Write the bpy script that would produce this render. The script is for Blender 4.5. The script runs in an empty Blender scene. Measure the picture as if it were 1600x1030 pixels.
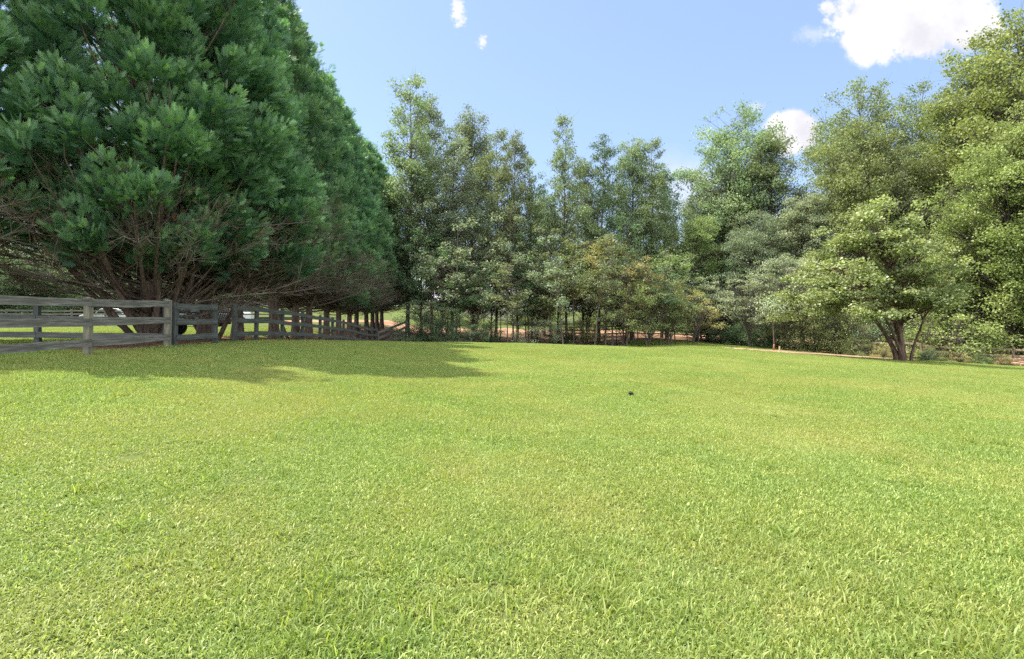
import bpy, math
import numpy as np
from mathutils import Vector, Matrix

# ------------------------------------------------------------------ camera, sky, sun, exposure
scene = bpy.context.scene
FPX, HZ, CAMZ = 850.0, 492.0, 1.45          # focal length in photo pixels, horizon row, eye height
cam_d = bpy.data.cameras.new('camera')
cam_d.sensor_width = 36.0
cam_d.lens = 36.0 * FPX / 1600.0
cam_d.shift_y = -(515.0 - HZ) / 1600.0
cam_d.clip_start = 0.05
cam_d.clip_end = 5000
cam = bpy.data.objects.new('camera', cam_d)
scene.collection.objects.link(cam)
cam.location = (0, 0, CAMZ)
cam.rotation_euler = (math.radians(90), 0, 0)
scene.camera = cam

SUN_EL = math.radians(60)
SUN_AZ = math.atan2(-1.0, 0.36)             # from +Y towards +X
sun_dir = Vector((math.sin(SUN_AZ) * math.cos(SUN_EL), math.cos(SUN_AZ) * math.cos(SUN_EL), math.sin(SUN_EL)))
sd = bpy.data.lights.new('sun', 'SUN')
sd.energy = 4.6
sd.angle = math.radians(0.53)
sd.color = (1.0, 0.95, 0.86)
so = bpy.data.objects.new('sun', sd)
scene.collection.objects.link(so)
so.rotation_euler = sun_dir.to_track_quat('Z', 'Y').to_euler()

scene.view_settings.view_transform = 'Standard'
scene.view_settings.look = 'None'
scene.view_settings.gamma = 1.0
scene.view_settings.exposure = 1.30
try:
    scene.cycles.use_denoising = False
    scene.cycles.denoiser = 'OPENIMAGEDENOISE'
    scene.cycles.denoising_input_passes = 'RGB_ALBEDO_NORMAL'
except Exception:
    pass
scene.cycles.max_bounces = 6
scene.cycles.diffuse_bounces = 4
scene.cycles.glossy_bounces = 2
scene.cycles.transmission_bounces = 4
scene.cycles.transparent_max_bounces = 4
scene.cycles.caustics_reflective = False
scene.cycles.caustics_refractive = False


class NT:
    """small helper to write node trees"""
    def __init__(s, tree):
        s.t = tree; s.n = tree.nodes; s.l = tree.links

    def new(s, typ, **kw):
        n = s.n.new(typ)
        for k, v in kw.items():
            if k.startswith('i_'):
                k = k[2:]
                k = int(k) if k.isdigit() else k.replace('_', ' ')
                if isinstance(v, bpy.types.NodeSocket):
                    s.l.new(v, n.inputs[k])
                else:
                    n.inputs[k].default_value = v
            else:
                setattr(n, k, v)
        return n

    def math(s, op, a, b=None, c=None, clamp=False):
        n = s.n.new('ShaderNodeMath'); n.operation = op; n.use_clamp = clamp
        for i, v in enumerate((a, b, c)):
            if v is None: continue
            if isinstance(v, bpy.types.NodeSocket): s.l.new(v, n.inputs[i])
            else: n.inputs[i].default_value = v
        return n.outputs[0]

    def mix(s, f, a, b, blend='MIX'):
        n = s.n.new('ShaderNodeMix'); n.data_type = 'RGBA'; n.blend_type = blend
        for i, v in ((0, f), (6, a), (7, b)):
            if isinstance(v, bpy.types.NodeSocket): s.l.new(v, n.inputs[i])
            else: n.inputs[i].default_value = v if not isinstance(v, tuple) or len(v) == 4 else (*v, 1)
        return n.outputs[2]

    def ramp(s, f, stops):
        n = s.n.new('ShaderNodeValToRGB')
        e = n.color_ramp.elements
        while len(e) < len(stops): e.new(0.5)
        for el, (p, c) in zip(e, stops):
            el.position = p; el.color = (*c, 1) if len(c) == 3 else c
        s.l.new(f, n.inputs[0])
        return n.outputs[0]

    def smooth(s, v, a, b):
        n = s.n.new('ShaderNodeMapRange'); n.interpolation_type = 'SMOOTHSTEP'
        s.l.new(v, n.inputs[0]); n.inputs[1].default_value = a; n.inputs[2].default_value = b
        return n.outputs[0]


world = bpy.data.worlds.new('World')
scene.world = world
world.use_nodes = True
W = NT(world.node_tree)
W.n.clear()
sky = W.new('ShaderNodeTexSky', sky_type='NISHITA')
sky.sun_disc = False
sky.sun_elevation = SUN_EL
sky.sun_rotation = SUN_AZ
sky.altitude = 200
sky.air_density = 1.0
sky.dust_density = 1.2
sky.ozone_density = 1.6
tc = W.new('ShaderNodeTexCoord')
sep = W.new('ShaderNodeSeparateXYZ'); W.l.new(tc.outputs['Generated'], sep.inputs[0])
ysafe = W.math('MAXIMUM', sep.outputs[1], 0.02)
qx = W.math('DIVIDE', sep.outputs[0], ysafe)
qz = W.math('DIVIDE', sep.outputs[2], ysafe)
comb = W.new('ShaderNodeCombineXYZ'); W.l.new(qx, comb.inputs[0]); W.l.new(qz, comb.inputs[1])
nz1 = W.new('ShaderNodeTexNoise', i_Scale=11.0, i_Detail=10.0, i_Roughness=0.66); W.l.new(comb.outputs[0], nz1.inputs['Vector'])
nz3 = W.new('ShaderNodeTexNoise', i_Scale=55.0, i_Detail=8.0, i_Roughness=0.7); W.l.new(comb.outputs[0], nz3.inputs['Vector'])
nz2 = W.new('ShaderNodeTexNoise', i_Scale=5.0, i_Detail=7.0, i_Roughness=0.6); W.l.new(comb.outputs[0], nz2.inputs['Vector'])
bil = W.math('ADD', W.math('MULTIPLY', W.math('SUBTRACT', nz1.outputs[0], 0.5), 1.0), W.math('MULTIPLY', W.math('SUBTRACT', nz3.outputs[0], 0.5), 0.35))


def cloud(u, v, ru, rv, soft, amp, fine=False, dens=1.0):
    dx = W.math('DIVIDE', W.math('SUBTRACT', qx, (u - 800) / 850), ru / 850)
    dz = W.math('DIVIDE', W.math('SUBTRACT', qz, (HZ - v) / 850), rv / 850)
    d = W.math('SQRT', W.math('ADD', W.math('MULTIPLY', dx, dx), W.math('MULTIPLY', dz, dz)))
    n_ = W.math('SUBTRACT', nz3.outputs[0], 0.5) if fine else bil
    d = W.math('ADD', d, W.math('MULTIPLY', n_, amp))
    return W.math('MULTIPLY', W.math('SUBTRACT', 1.0, W.smooth(d, 1.0 - soft, 1.0 + soft)), dens)


masks = [cloud(1425, 8, 120, 82, 0.14, 1.5), cloud(1346, 66, 30, 36, 0.2, 1.3), cloud(1515, 48, 58, 34, 0.22, 1.3),
         cloud(1238, 206, 42, 34, 0.16, 1.2), cloud(1296, 14, 14, 12, 0.5, 3.0, True, .9), cloud(716, 20, 9, 18, 0.5, 4.5, True, .8),
         cloud(753, 66, 6, 8, 0.5, 4.0, True, .9), cloud(1268, 54, 18, 10, 0.9, 5.0, True, .35), cloud(1184, 166, 8, 6, 0.9, 4.0, True, .4),
         cloud(1060, 300, 55, 50, 0.6, 1.2, False, .5)]
m = masks[0]
for k in masks[1:]:
    m = W.math('MAXIMUM', m, k)
front = W.math('GREATER_THAN', sep.outputs[1], 0.05)
m = W.math('MULTIPLY', m, front)
bg1 = W.new('ShaderNodeBackground', i_Strength=0.084)
skyc = W.mix(0.30, sky.outputs[0], (3.8, 5.2, 8.0, 1))
W.l.new(skyc, bg1.inputs[0])
ccol = W.ramp(nz2.outputs[0], [(0.36, (0.76, 0.75, 0.81)), (0.54, (1.0, 0.99, 1.0))])
bg2 = W.new('ShaderNodeBackground', i_Strength=0.47)
W.l.new(ccol, bg2.inputs[0])
mxs = W.new('ShaderNodeMixShader')
W.l.new(m, mxs.inputs[0]); W.l.new(bg1.outputs[0], mxs.inputs[1]); W.l.new(bg2.outputs[0], mxs.inputs[2])
# bright cloud layer added unseen behind and overhead, to fill the shaded sides
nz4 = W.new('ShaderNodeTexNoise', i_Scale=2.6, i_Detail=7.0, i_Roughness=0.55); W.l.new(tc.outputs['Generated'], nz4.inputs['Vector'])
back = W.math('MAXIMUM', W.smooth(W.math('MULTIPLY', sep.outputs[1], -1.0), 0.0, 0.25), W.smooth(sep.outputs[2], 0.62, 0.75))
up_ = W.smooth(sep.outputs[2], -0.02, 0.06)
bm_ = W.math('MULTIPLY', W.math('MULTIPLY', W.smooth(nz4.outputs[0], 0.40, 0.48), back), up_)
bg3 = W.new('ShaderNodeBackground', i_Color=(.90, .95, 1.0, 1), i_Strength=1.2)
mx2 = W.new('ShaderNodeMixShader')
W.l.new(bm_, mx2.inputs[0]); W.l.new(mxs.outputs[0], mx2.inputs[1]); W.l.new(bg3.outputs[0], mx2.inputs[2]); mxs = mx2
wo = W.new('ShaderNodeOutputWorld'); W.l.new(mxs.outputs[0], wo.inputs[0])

# ------------------------------------------------------------------ helpers
rng = np.random.default_rng(7)
LK = scene.collection.objects


def sm(x, a, b):
    t = np.clip((np.asarray(x, float) - a) / (b - a), 0, 1)
    return t * t * (3 - 2 * t)


def gz(X, Y):
    """height of the land"""
    X = np.asarray(X, float); Y = np.asarray(Y, float)
    AR = 0
    for d in (-2, 0, 2):
        AR = AR + np.interp(X + d, [0, 6, 12, 18, 24.5, 35, 60, 200], [0, -.2, -.47, -.83, -1.22, -1.7, -2.1, -2.6]) / 3
    L = sm(-X, 11, 16)
    AL = .58 * sm(-X, 0, 9) * ((1 - .88 * sm(Y, 15, 29)) * (1 - L) + L) + .10 * sm(-X, 9.5, 13)
    C = 0
    for d in (-2.5, -1.2, 0, 1.2, 2.5):
        C = C + np.interp(Y + d, [0, 24, 29, 34, 42, 52, 62, 80], [0, .1, 0, -.5, -.9, -.95, -.6, 0]) / 5
    w = (1 - .78 * sm(X, 5, 14)) * (1 - .85 * L)
    C = np.maximum(C, 0) + np.minimum(C, 0) * w
    Rr = np.interp(Y, [58, 85, 120, 200, 400], [0, .6, 2, 4, 6])
    return AR + AL + C + Rr + .012 * np.sin(X * 1.3 + Y * .4) * np.sin(Y * .9 - X * .3)


def ux(u, Y): return (u - 800.0) / FPX * Y
def vz(v, Y): return CAMZ + (HZ - v) / FPX * Y
def gp(u, Y):
    x = ux(u, Y); return Vector((x, Y, float(gz(x, Y))))


def tag(o, label=None, cat=None, group=None, kind=None):
    if label: o['label'] = label
    if cat: o['category'] = cat
    if group: o['group'] = group
    if kind: o['kind'] = kind
    return o


def mesh_np(name, V, F, attr=None, smooth=False):
    me = bpy.data.meshes.new(name)
    V = np.ascontiguousarray(V, np.float32); F = np.ascontiguousarray(F, np.int32)
    k = F.shape[1]
    me.vertices.add(len(V)); me.vertices.foreach_set('co', V.ravel())
    me.loops.add(F.size); me.loops.foreach_set('vertex_index', F.ravel())
    me.polygons.add(len(F)); me.polygons.foreach_set('loop_start', np.arange(0, F.size, k, dtype=np.int32))
    if smooth:
        me.polygons.foreach_set('use_smooth', np.ones(len(F), bool))
    me.update(calc_edges=True)
    if attr is not None:
        a = me.attributes.new('rnd', 'FLOAT', 'FACE')
        a.data.foreach_set('value', np.ascontiguousarray(attr, np.float32))
    return me


def obj(name, me, mat=None, parent=None, loc=None):
    o = bpy.data.objects.new(name, me)
    LK.link(o)
    if mat is not None and me is not None and len(me.materials) == 0: me.materials.append(mat)
    if parent is not None: o.parent = parent
    if loc is not None: o.location = loc
    return o


def empty(name, loc, label=None, cat=None, group=None):
    o = bpy.data.objects.new(name, None); LK.link(o); o.location = loc
    o.empty_display_size = 0.3
    return tag(o, label, cat, group)


class MB:
    """collects boxes, prisms, tubes and lathes and makes one mesh"""
    def __init__(s): s.v = []; s.f = []
    def add(s, vs, fs):
        b = len(s.v); s.v += [tuple(v) for v in vs]; s.f += [tuple(i + b for i in f) for f in fs]; return s
    def box(s, x0, x1, y0, y1, z0, z1):
        return s.add([(x0, y0, z0), (x1, y0, z0), (x1, y1, z0), (x0, y1, z0), (x0, y0, z1), (x1, y0, z1), (x1, y1, z1), (x0, y1, z1)],
                     [(0, 3, 2, 1), (4, 5, 6, 7), (0, 1, 5, 4), (1, 2, 6, 5), (2, 3, 7, 6), (3, 0, 4, 7)])
    def bar(s, a, b, w, h):
        a = Vector(a); b = Vector(b); t = (b - a).normalized()
        r = Vector((0, 0, 1)) if abs(t.z) < .95 else Vector((1, 0, 0))
        sd_ = t.cross(r).normalized() * w / 2; up = sd_.cross(t).normalized() * h / 2
        vs = [a - sd_ - up, a + sd_ - up, a + sd_ + up, a - sd_ + up, b - sd_ - up, b + sd_ - up, b + sd_ + up, b - sd_ + up]
        return s.add(vs, [(0, 3, 2, 1), (4, 5, 6, 7), (0, 1, 5, 4), (1, 2, 6, 5), (2, 3, 7, 6), (3, 0, 4, 7)])
    def prism(s, pts, y0, y1):
        """outline in x,z extruded along y"""
        n = len(pts)
        vs = [(x, y0, z) for x, z in pts] + [(x, y1, z) for x, z in pts]
        return s.add(vs, [tuple(range(n)), tuple(range(2 * n - 1, n - 1, -1))] + [(i, i + n, (i + 1) % n + n, (i + 1) % n) for i in range(n)])
    def cyl(s, c, ax, r, L, n=20):
        c = Vector(c); ax = Vector(ax).normalized()
        q = ax.orthogonal().normalized(); p = ax.cross(q)
        vs = []
        for e in (-L / 2, L / 2):
            for i in range(n):
                a = 2 * math.pi * i / n
                vs.append(c + ax * e + (q * math.cos(a) + p * math.sin(a)) * r)
        return s.add(vs, [tuple(range(n - 1, -1, -1)), tuple(range(n, 2 * n))] + [(i, (i + 1) % n, (i + 1) % n + n, i + n) for i in range(n)])
    def tube(s, pts, rad, k=8):
        P = np.array([[tuple(p) for p in pts]], float); Rr = np.array([rad], float)
        V, F = tubes(P, Rr, k)
        s.add(V.tolist(), F.tolist())
        n = len(pts); b = len(s.v) - n * k
        s.f += [tuple(b + i for i in range(k - 1, -1, -1)), tuple(b + (n - 1) * k + i for i in range(k))]
        return s
    def build(s, name, mat, parent=None, loc=None, rot=None, bevel=0, smooth=False):
        me = bpy.data.meshes.new(name); me.from_pydata(s.v, [], s.f); me.update()
        if smooth:
            for p in me.polygons: p.use_smooth = True
        o = obj(name, me, mat, parent, loc)
        if rot: o.rotation_euler = rot
        if bevel:
            m_ = o.modifiers.new('bevel', 'BEVEL'); m_.width = bevel; m_.segments = 2; m_.limit_method = 'ANGLE'
        return o


def norm(v): return v / np.maximum(np.linalg.norm(v, axis=-1, keepdims=True), 1e-9)


def tubes(P, Rr, k):
    """P (T,n,3) centre lines, Rr (T,n) radii"""
    T, n, _ = P.shape
    t = norm(np.gradient(P, axis=1))
    ref = np.where(np.abs(t[..., 2:3]) < .9, np.array([0, 0, 1.]), np.array([1., 0, 0]))
    ref = np.broadcast_to(ref[:, :1], t.shape)
    a = norm(np.cross(t, ref)); b = np.cross(a, t)
    an = np.linspace(0, 2 * np.pi, k, endpoint=False)
    V = P[:, :, None] + Rr[:, :, None, None] * (np.cos(an)[:, None] * a[:, :, None] + np.sin(an)[:, None] * b[:, :, None])
    V = V.reshape(-1, 3)
    ti, ni, ki = np.meshgrid(np.arange(T), np.arange(n - 1), np.arange(k), indexing='ij')
    b0 = (ti * n + ni) * k; k2 = (ki + 1) % k
    F = np.stack([b0 + ki, b0 + k2, b0 + k + k2, b0 + k + ki], -1).reshape(-1, 4)
    return V, F


def bez(A, B, C, n):
    s = np.linspace(0, 1, n)[None, :, None]
    return (1 - s) ** 2 * A[:, None] + 2 * s * (1 - s) * B[:, None] + s ** 2 * C[:, None]


def cat_vf(parts):
    V = []; F = []; b = 0
    for v, f in parts:
        V.append(v); F.append(f + b); b += len(v)
    return np.concatenate(V), np.concatenate(F)


# ------------------------------------------------------------------ materials
def material(name):
    m_ = bpy.data.materials.new(name); m_.use_nodes = True
    t = NT(m_.node_tree); t.n.clear()
    out = t.new('ShaderNodeOutputMaterial')
    return m_, t, out


def leaf_mat(name, dark, light, trans=.35, rough=.5, tcol=None, spec=.35, var=.25, patch=None):
    m_, t, out = material(name)
    at = t.new('ShaderNodeAttribute', attribute_name='rnd')
    oi = t.new('ShaderNodeObjectInfo')
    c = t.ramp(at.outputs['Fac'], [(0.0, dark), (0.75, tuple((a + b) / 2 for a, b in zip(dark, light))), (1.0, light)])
    if patch:
        geo = t.new('ShaderNodeNewGeometry')
        nz = t.new('ShaderNodeTexNoise', i_Scale=patch[0], i_Detail=3.0)
        t.l.new(geo.outputs['Position'], nz.inputs['Vector'])
        f = t.smooth(nz.outputs[0], 0.42, 0.66)
        c = t.mix(t.math('MULTIPLY', f, patch[2]), c, patch[1])
    hs = t.new('ShaderNodeHueSaturation')
    t.l.new(c, hs.inputs['Color'])
    t.l.new(t.math('MULTIPLY_ADD', oi.outputs['Random'], var, 1 - var / 2), hs.inputs['Value'])
    t.l.new(t.math('MULTIPLY_ADD', oi.outputs['Random'], .03, .485), hs.inputs['Hue'])
    p = t.new('ShaderNodeBsdfPrincipled', i_Roughness=rough)
    p.inputs['Specular IOR Level'].default_value = spec
    t.l.new(hs.outputs[0], p.inputs['Base Color'])
    tr = t.new('ShaderNodeBsdfTranslucent')
    tc_ = t.mix(1.0, hs.outputs[0], tcol or (1.15, 1.3, .5, 1), 'MULTIPLY')
    t.l.new(tc_, tr.inputs[0])
    mx = t.new('ShaderNodeMixShader', i_0=trans)
    t.l.new(p.outputs[0], mx.inputs[1]); t.l.new(tr.outputs[0], mx.inputs[2])
    t.l.new(mx.outputs[0], out.inputs[0])
    return m_


def noise_mat(name, stops, scale=4, stretch=(1, 1, 1), rough=.85, bump=.3, coord='Object', detail=8, spec=.3, fine=None, metal=0):
    m_, t, out = material(name)
    tc_ = t.new('ShaderNodeTexCoord')
    if coord == 'Position':
        g = t.new('ShaderNodeNewGeometry'); src = g.outputs['Position']
    else:
        src = tc_.outputs[coord]
    mp = t.new('ShaderNodeMapping'); mp.inputs['Scale'].default_value = stretch
    t.l.new(src, mp.inputs[0])
    nz = t.new('ShaderNodeTexNoise', i_Scale=scale, i_Detail=float(detail), i_Roughness=.6)
    t.l.new(mp.outputs[0], nz.inputs['Vector'])
    c = t.ramp(nz.outputs[0], stops)
    if fine:
        n2 = t.new('ShaderNodeTexNoise', i_Scale=fine[0], i_Detail=6.0); t.l.new(mp.outputs[0], n2.inputs['Vector'])
        c = t.mix(t.smooth(n2.outputs[0], .5, .62), c, fine[1])
    p = t.new('ShaderNodeBsdfPrincipled', i_Roughness=rough)
    p.inputs['Specular IOR Level'].default_value = spec
    p.inputs['Metallic'].default_value = metal
    t.l.new(c, p.inputs['Base Color'])
    if bump:
        b = t.new('ShaderNodeBump', i_Strength=bump, i_Distance=.02); t.l.new(nz.outputs[0], b.inputs['Height'])
        t.l.new(b.outputs[0], p.inputs['Normal'])
    t.l.new(p.outputs[0], out.inputs[0])
    return m_


M = {}
M['ground'] = noise_mat('grass_ground', [(0.30, (.06, .075, .024)), (0.5, (.09, .11, .034)), (.7, (.12, .125, .05))], 1.4, coord='Position', bump=.5, rough=.95, spec=.05,
                        fine=(60, (.06, .085, .02)))
M['litter'] = noise_mat('leaf_litter', [(0.3, (.05, .032, .022)), (.5, (.13, .075, .045)), (.7, (.24, .15, .095))], 6, coord='Position', bump=.8, rough=.95, spec=.05,
                        fine=(25, (.22, .12, .07)))
M['clay'] = noise_mat('red_clay', [(0.3, (.20, .105, .065)), (.55, (.32, .18, .115)), (.75, (.42, .28, .19))], 1.2, coord='Position', bump=.4, rough=.95, spec=.05)
M['bed'] = noise_mat('bare_dirt', [(0.3, (.20, .13, .085)), (.5, (.31, .20, .14)), (.72, (.44, .31, .23))], 2.2, coord='Position', bump=.6, rough=.95, spec=.05, fine=(30, (.22, .15, .10)))
M['grass'] = leaf_mat('grass_blade', (.145, .215, .038), (.59, .62, .22), trans=.42, rough=.5, tcol=(1.04, 1.14, .50, 1), spec=.35, var=0.0, patch=(.35, (.36, .355, .12), .5))
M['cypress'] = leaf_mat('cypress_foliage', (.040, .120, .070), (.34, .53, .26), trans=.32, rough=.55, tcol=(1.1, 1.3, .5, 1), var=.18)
M['deadfol'] = leaf_mat('dead_cypress_foliage', (.07, .048, .026), (.16, .115, .06), trans=.35, tcol=(1.3, 1.0, .5, 1), var=.1)
BARK = [(0.3, (.045, .030, .022)), (.5, (.11, .075, .055)), (.7, (.21, .155, .12))]
M['cybark'] = noise_mat('cypress_bark', BARK, 5, (3, 3, .4), bump=.9)
M['bark'] = noise_mat('grey_brown_bark', [(0.3, (.05, .042, .034)), (.5, (.11, .09, .072)), (.7, (.20, .17, .14))], 5, (3, 3, .6), bump=.9)
M['redbark'] = noise_mat('red_brown_bark', [(0.3, (.045, .030, .024)), (.5, (.11, .068, .050)), (.7, (.22, .15, .11))], 4, (3, 3, .5), bump=.9)
M['twig'] = noise_mat('bare_twig', [(0.3, (.08, .060, .045)), (.5, (.145, .115, .088)), (.7, (.26, .22, .175))], 3, bump=0)
LEAF = {
    'poplar': leaf_mat('pale_green_leaf', (.15, .205, .105), (.40, .46, .26), trans=0.34, rough=.55, spec=.25, tcol=(1.08, 1.18, .62, 1)),
    'oak': leaf_mat('dull_green_leaf', (.13, .165, .08), (.34, .37, .20), trans=0.34, rough=.55, spec=.25, tcol=(1.08, 1.18, .62, 1)),
    'dark': leaf_mat('dark_green_leaf', (0.075, 0.138, 0.073), (0.225, 0.312, 0.150), trans=0.34, rough=.55, spec=.25, tcol=(1.08, 1.18, .62, 1)),
    'blue': leaf_mat('grey_green_leaf', (0.156, 0.206, 0.131), (0.413, 0.463, 0.312), trans=0.34, rough=.55, spec=.25, tcol=(1.08, 1.18, .62, 1)),
    'yellow': leaf_mat('yellow_green_leaf', (.15, .195, .055), (.44, .47, .19), trans=0.34, rough=.55, spec=.25, tcol=(1.08, 1.18, .62, 1)),
    'ochre': leaf_mat('ochre_leaf', (0.24, 0.22, 0.085), (0.58, 0.5, 0.25), trans=0.34, rough=.55, spec=.25, tcol=(1.08, 1.18, .62, 1)),
    'fresh': leaf_mat('fresh_green_leaf', (0.163, 0.231, 0.081), (0.475, 0.537, 0.250), trans=0.34, rough=.55, spec=.25, tcol=(1.08, 1.18, .62, 1)),
    'olive': leaf_mat('olive_leaf', (.13, .16, .06), (.36, .38, .17), trans=0.34, rough=.55, spec=.25, tcol=(1.08, 1.18, .62, 1)),
    'silver': leaf_mat('silvery_leaf', (0.18, 0.22, 0.13), (0.52, 0.55, 0.4), trans=0.34, rough=.55, spec=.25, tcol=(1.08, 1.18, .62, 1)),
    'far': leaf_mat('hazed_distant_leaf', (0.17, 0.22, 0.12), (0.42, 0.46, 0.27), trans=0.34, rough=.55, spec=.25, tcol=(1.08, 1.18, .62, 1)),  # paler than near leaves: distance haze put into the colour
}
WOOD_GREY = [(0.30, (.050, .046, .040)), (.5, (.145, .135, .115)), (.70, (.31, .295, .26))]
M['railgrey'] = noise_mat('weathered_rail_wood', WOOD_GREY, 3, (.7, 9, 14), bump=.6, fine=(1.6, (.10, .095, .075)))
M['postgrey'] = noise_mat('weathered_post_wood', [(0.28, (.08, .072, .05)), (.5, (.165, .15, .11)), (.72, (.27, .25, .19))], 3, (12, 12, .8), bump=.6)
M['raildark'] = noise_mat('dark_painted_rail', [(0.3, (.040, .043, .039)), (.5, (.076, .081, .074)), (.75, (.15, .155, .14))], 3, (.7, 9, 12), bump=.4, rough=.6)
M['postdark'] = noise_mat('dark_painted_post', [(0.3, (.030, .034, .031)), (.5, (.060, .066, .060)), (.75, (.12, .125, .115))], 3, (10, 10, .8), bump=.4, rough=.6)
M['split'] = noise_mat('split_rail_wood', [(0.28, (.11, .078, .05)), (.5, (.26, .19, .13)), (.72, (.48, .38, .28))], 3, (.8, 8, 10), bump=.7)
M['splitp'] = noise_mat('split_post_wood', [(0.28, (.08, .06, .04)), (.5, (.18, .135, .09)), (.72, (.32, .26, .19))], 3, (8, 8, .8), bump=.7)
M['log'] = noise_mat('log_wood', [(0.28, (.14, .075, .04)), (.5, (.30, .18, .11)), (.72, (.50, .36, .25))], 4, (1, 5, 5), bump=.6)


def flat(name, col, rough=.5, metal=0, spec=.5, var=.12, scale=3):
    lo = tuple(c * (1 - var) for c in col); hi = tuple(min(1, c * (1 + var)) for c in col)
    return noise_mat(name, [(0.3, lo), (.7, hi)], scale, rough=rough, bump=0, spec=spec, metal=metal)


# ------------------------------------------------------------------ ground and sheets
def grid_sheet(name, xs, ys, lift, mat, mask=None):
    X, Y = np.meshgrid(xs, ys, indexing='xy')
    V = np.stack([X, Y, gz(X, Y) + lift], -1).reshape(-1, 3)
    nx, ny = len(xs), len(ys)
    i, j = np.meshgrid(np.arange(nx - 1), np.arange(ny - 1), indexing='xy')
    F = np.stack([j * nx + i, j * nx + i + 1, (j + 1) * nx + i + 1, (j + 1) * nx + i], -1).reshape(-1, 4)
    if mask is not None:
        c = V[F].mean(1)
        F = F[mask(c[:, 0], c[:, 1])]
        used = np.unique(F); re = np.zeros(len(V), int); re[used] = np.arange(len(used))
        V = V[used]; F = re[F]
    o = obj(name, mesh_np(name, V, F, smooth=True), mat)
    return tag(o, kind='structure')


def wob(x, y, s=1.0):
    return s * (np.sin(x * 1.7 + y * .6) * .5 + np.sin(x * .63 - y * 1.31 + 2) * .6 + np.sin(x * 4.1 + y * 3.3) * .2)


gxs = np.concatenate([np.linspace(-900, -70, 12), np.arange(-66, -20, 1.0), np.arange(-20, 32, .4), np.arange(32, 66, 1.0), np.linspace(70, 900, 12)])
gys = np.concatenate([np.linspace(-60, -4, 8), np.arange(-3, 40, .35), np.arange(40, 90, .75), np.linspace(92, 200, 28), np.linspace(240, 2500, 10)])
grid_sheet('ground', gxs, gys, -.006, M['ground'])
row_x = lambda y: -9.49 - .072 * y
grid_sheet('mulch_strip', np.arange(-17, -7, .2), np.arange(11.5, 56, .2), .008, M['litter'],
           lambda x, y: (np.abs(x - row_x(y) - .3) + wob(x, y, .35) < 1.9) & (y > 12.6 + wob(x, y, .4)))
def wood_edge(x):
    return np.interp(x, [-14, -9, 4, 8, 10, 19, 22, 26, 30, 40, 60], [40, 37, 37, 41, 48, 46, 37.5, 33, 31.5, 31, 34])
grid_sheet('woodland_floor', np.arange(-16, 60, .35), np.arange(28, 64, .35), .006, M['litter'],
           lambda x, y: (y > wood_edge(x) + wob(x, y, .5)) & (y < 60 + wob(x, y, .8)) & (x > -14 + wob(x, y)))
grid_sheet('clay_path', np.arange(-30, 45, .4), np.arange(56, 82, .4), .012, M['clay'],
           lambda x, y: (y > 60.5 + wob(x, y, .8)) & (y < 66.5 + wob(x, y, 1.3)))
grid_sheet('dirt_bed', np.arange(11, 27, .15), np.arange(28, 44, .15), .014, M['bed'],
           lambda x, y: (((x - 18.6) / 5.2) ** 2 + ((y - 33.6 + .28 * (x - 18.6)) / 3.3) ** 2 + wob(x, y, .12) < 1))

# ------------------------------------------------------------------ foliage and trees
def leaf_quads(C, size, up=.55, asp=.72, r=rng, fold=.12):
    """diamond leaves at C"""
    n = len(C)
    nrm = norm(r.normal(size=(n, 3)) * (1, 1, .8) + np.array([0, 0, up * 2]))
    a = norm(np.cross(nrm, r.normal(size=(n, 3)))); b = np.cross(nrm, a)
    s = size * r.uniform(.65, 1.25, n)[:, None] if np.isscalar(size) else size[:, None]
    V = np.stack([C - a * s * .5, C + b * s * asp * .5 + nrm * s * fold - a * s * .05, C + a * s * .5, C - b * s * asp * .5 + nrm * s * fold - a * s * .05], 1).reshape(-1, 3)
    F = np.arange(4 * n).reshape(-1, 4)
    return V, F


def prof_tall(t): return np.clip(np.sin(np.pi * np.clip(t * .97, 0, 1) ** .85) ** .55, 0, 1) * (1 - .3 * t) + .10
def prof_round(t): return np.sqrt(np.clip(1 - np.abs(1.9 * t - .80) ** 2.3, 0, 1)) * .95 + .08
def prof_dome(t): return np.sqrt(np.clip(1 - t ** 2.2, 0, 1)) + .05


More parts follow.
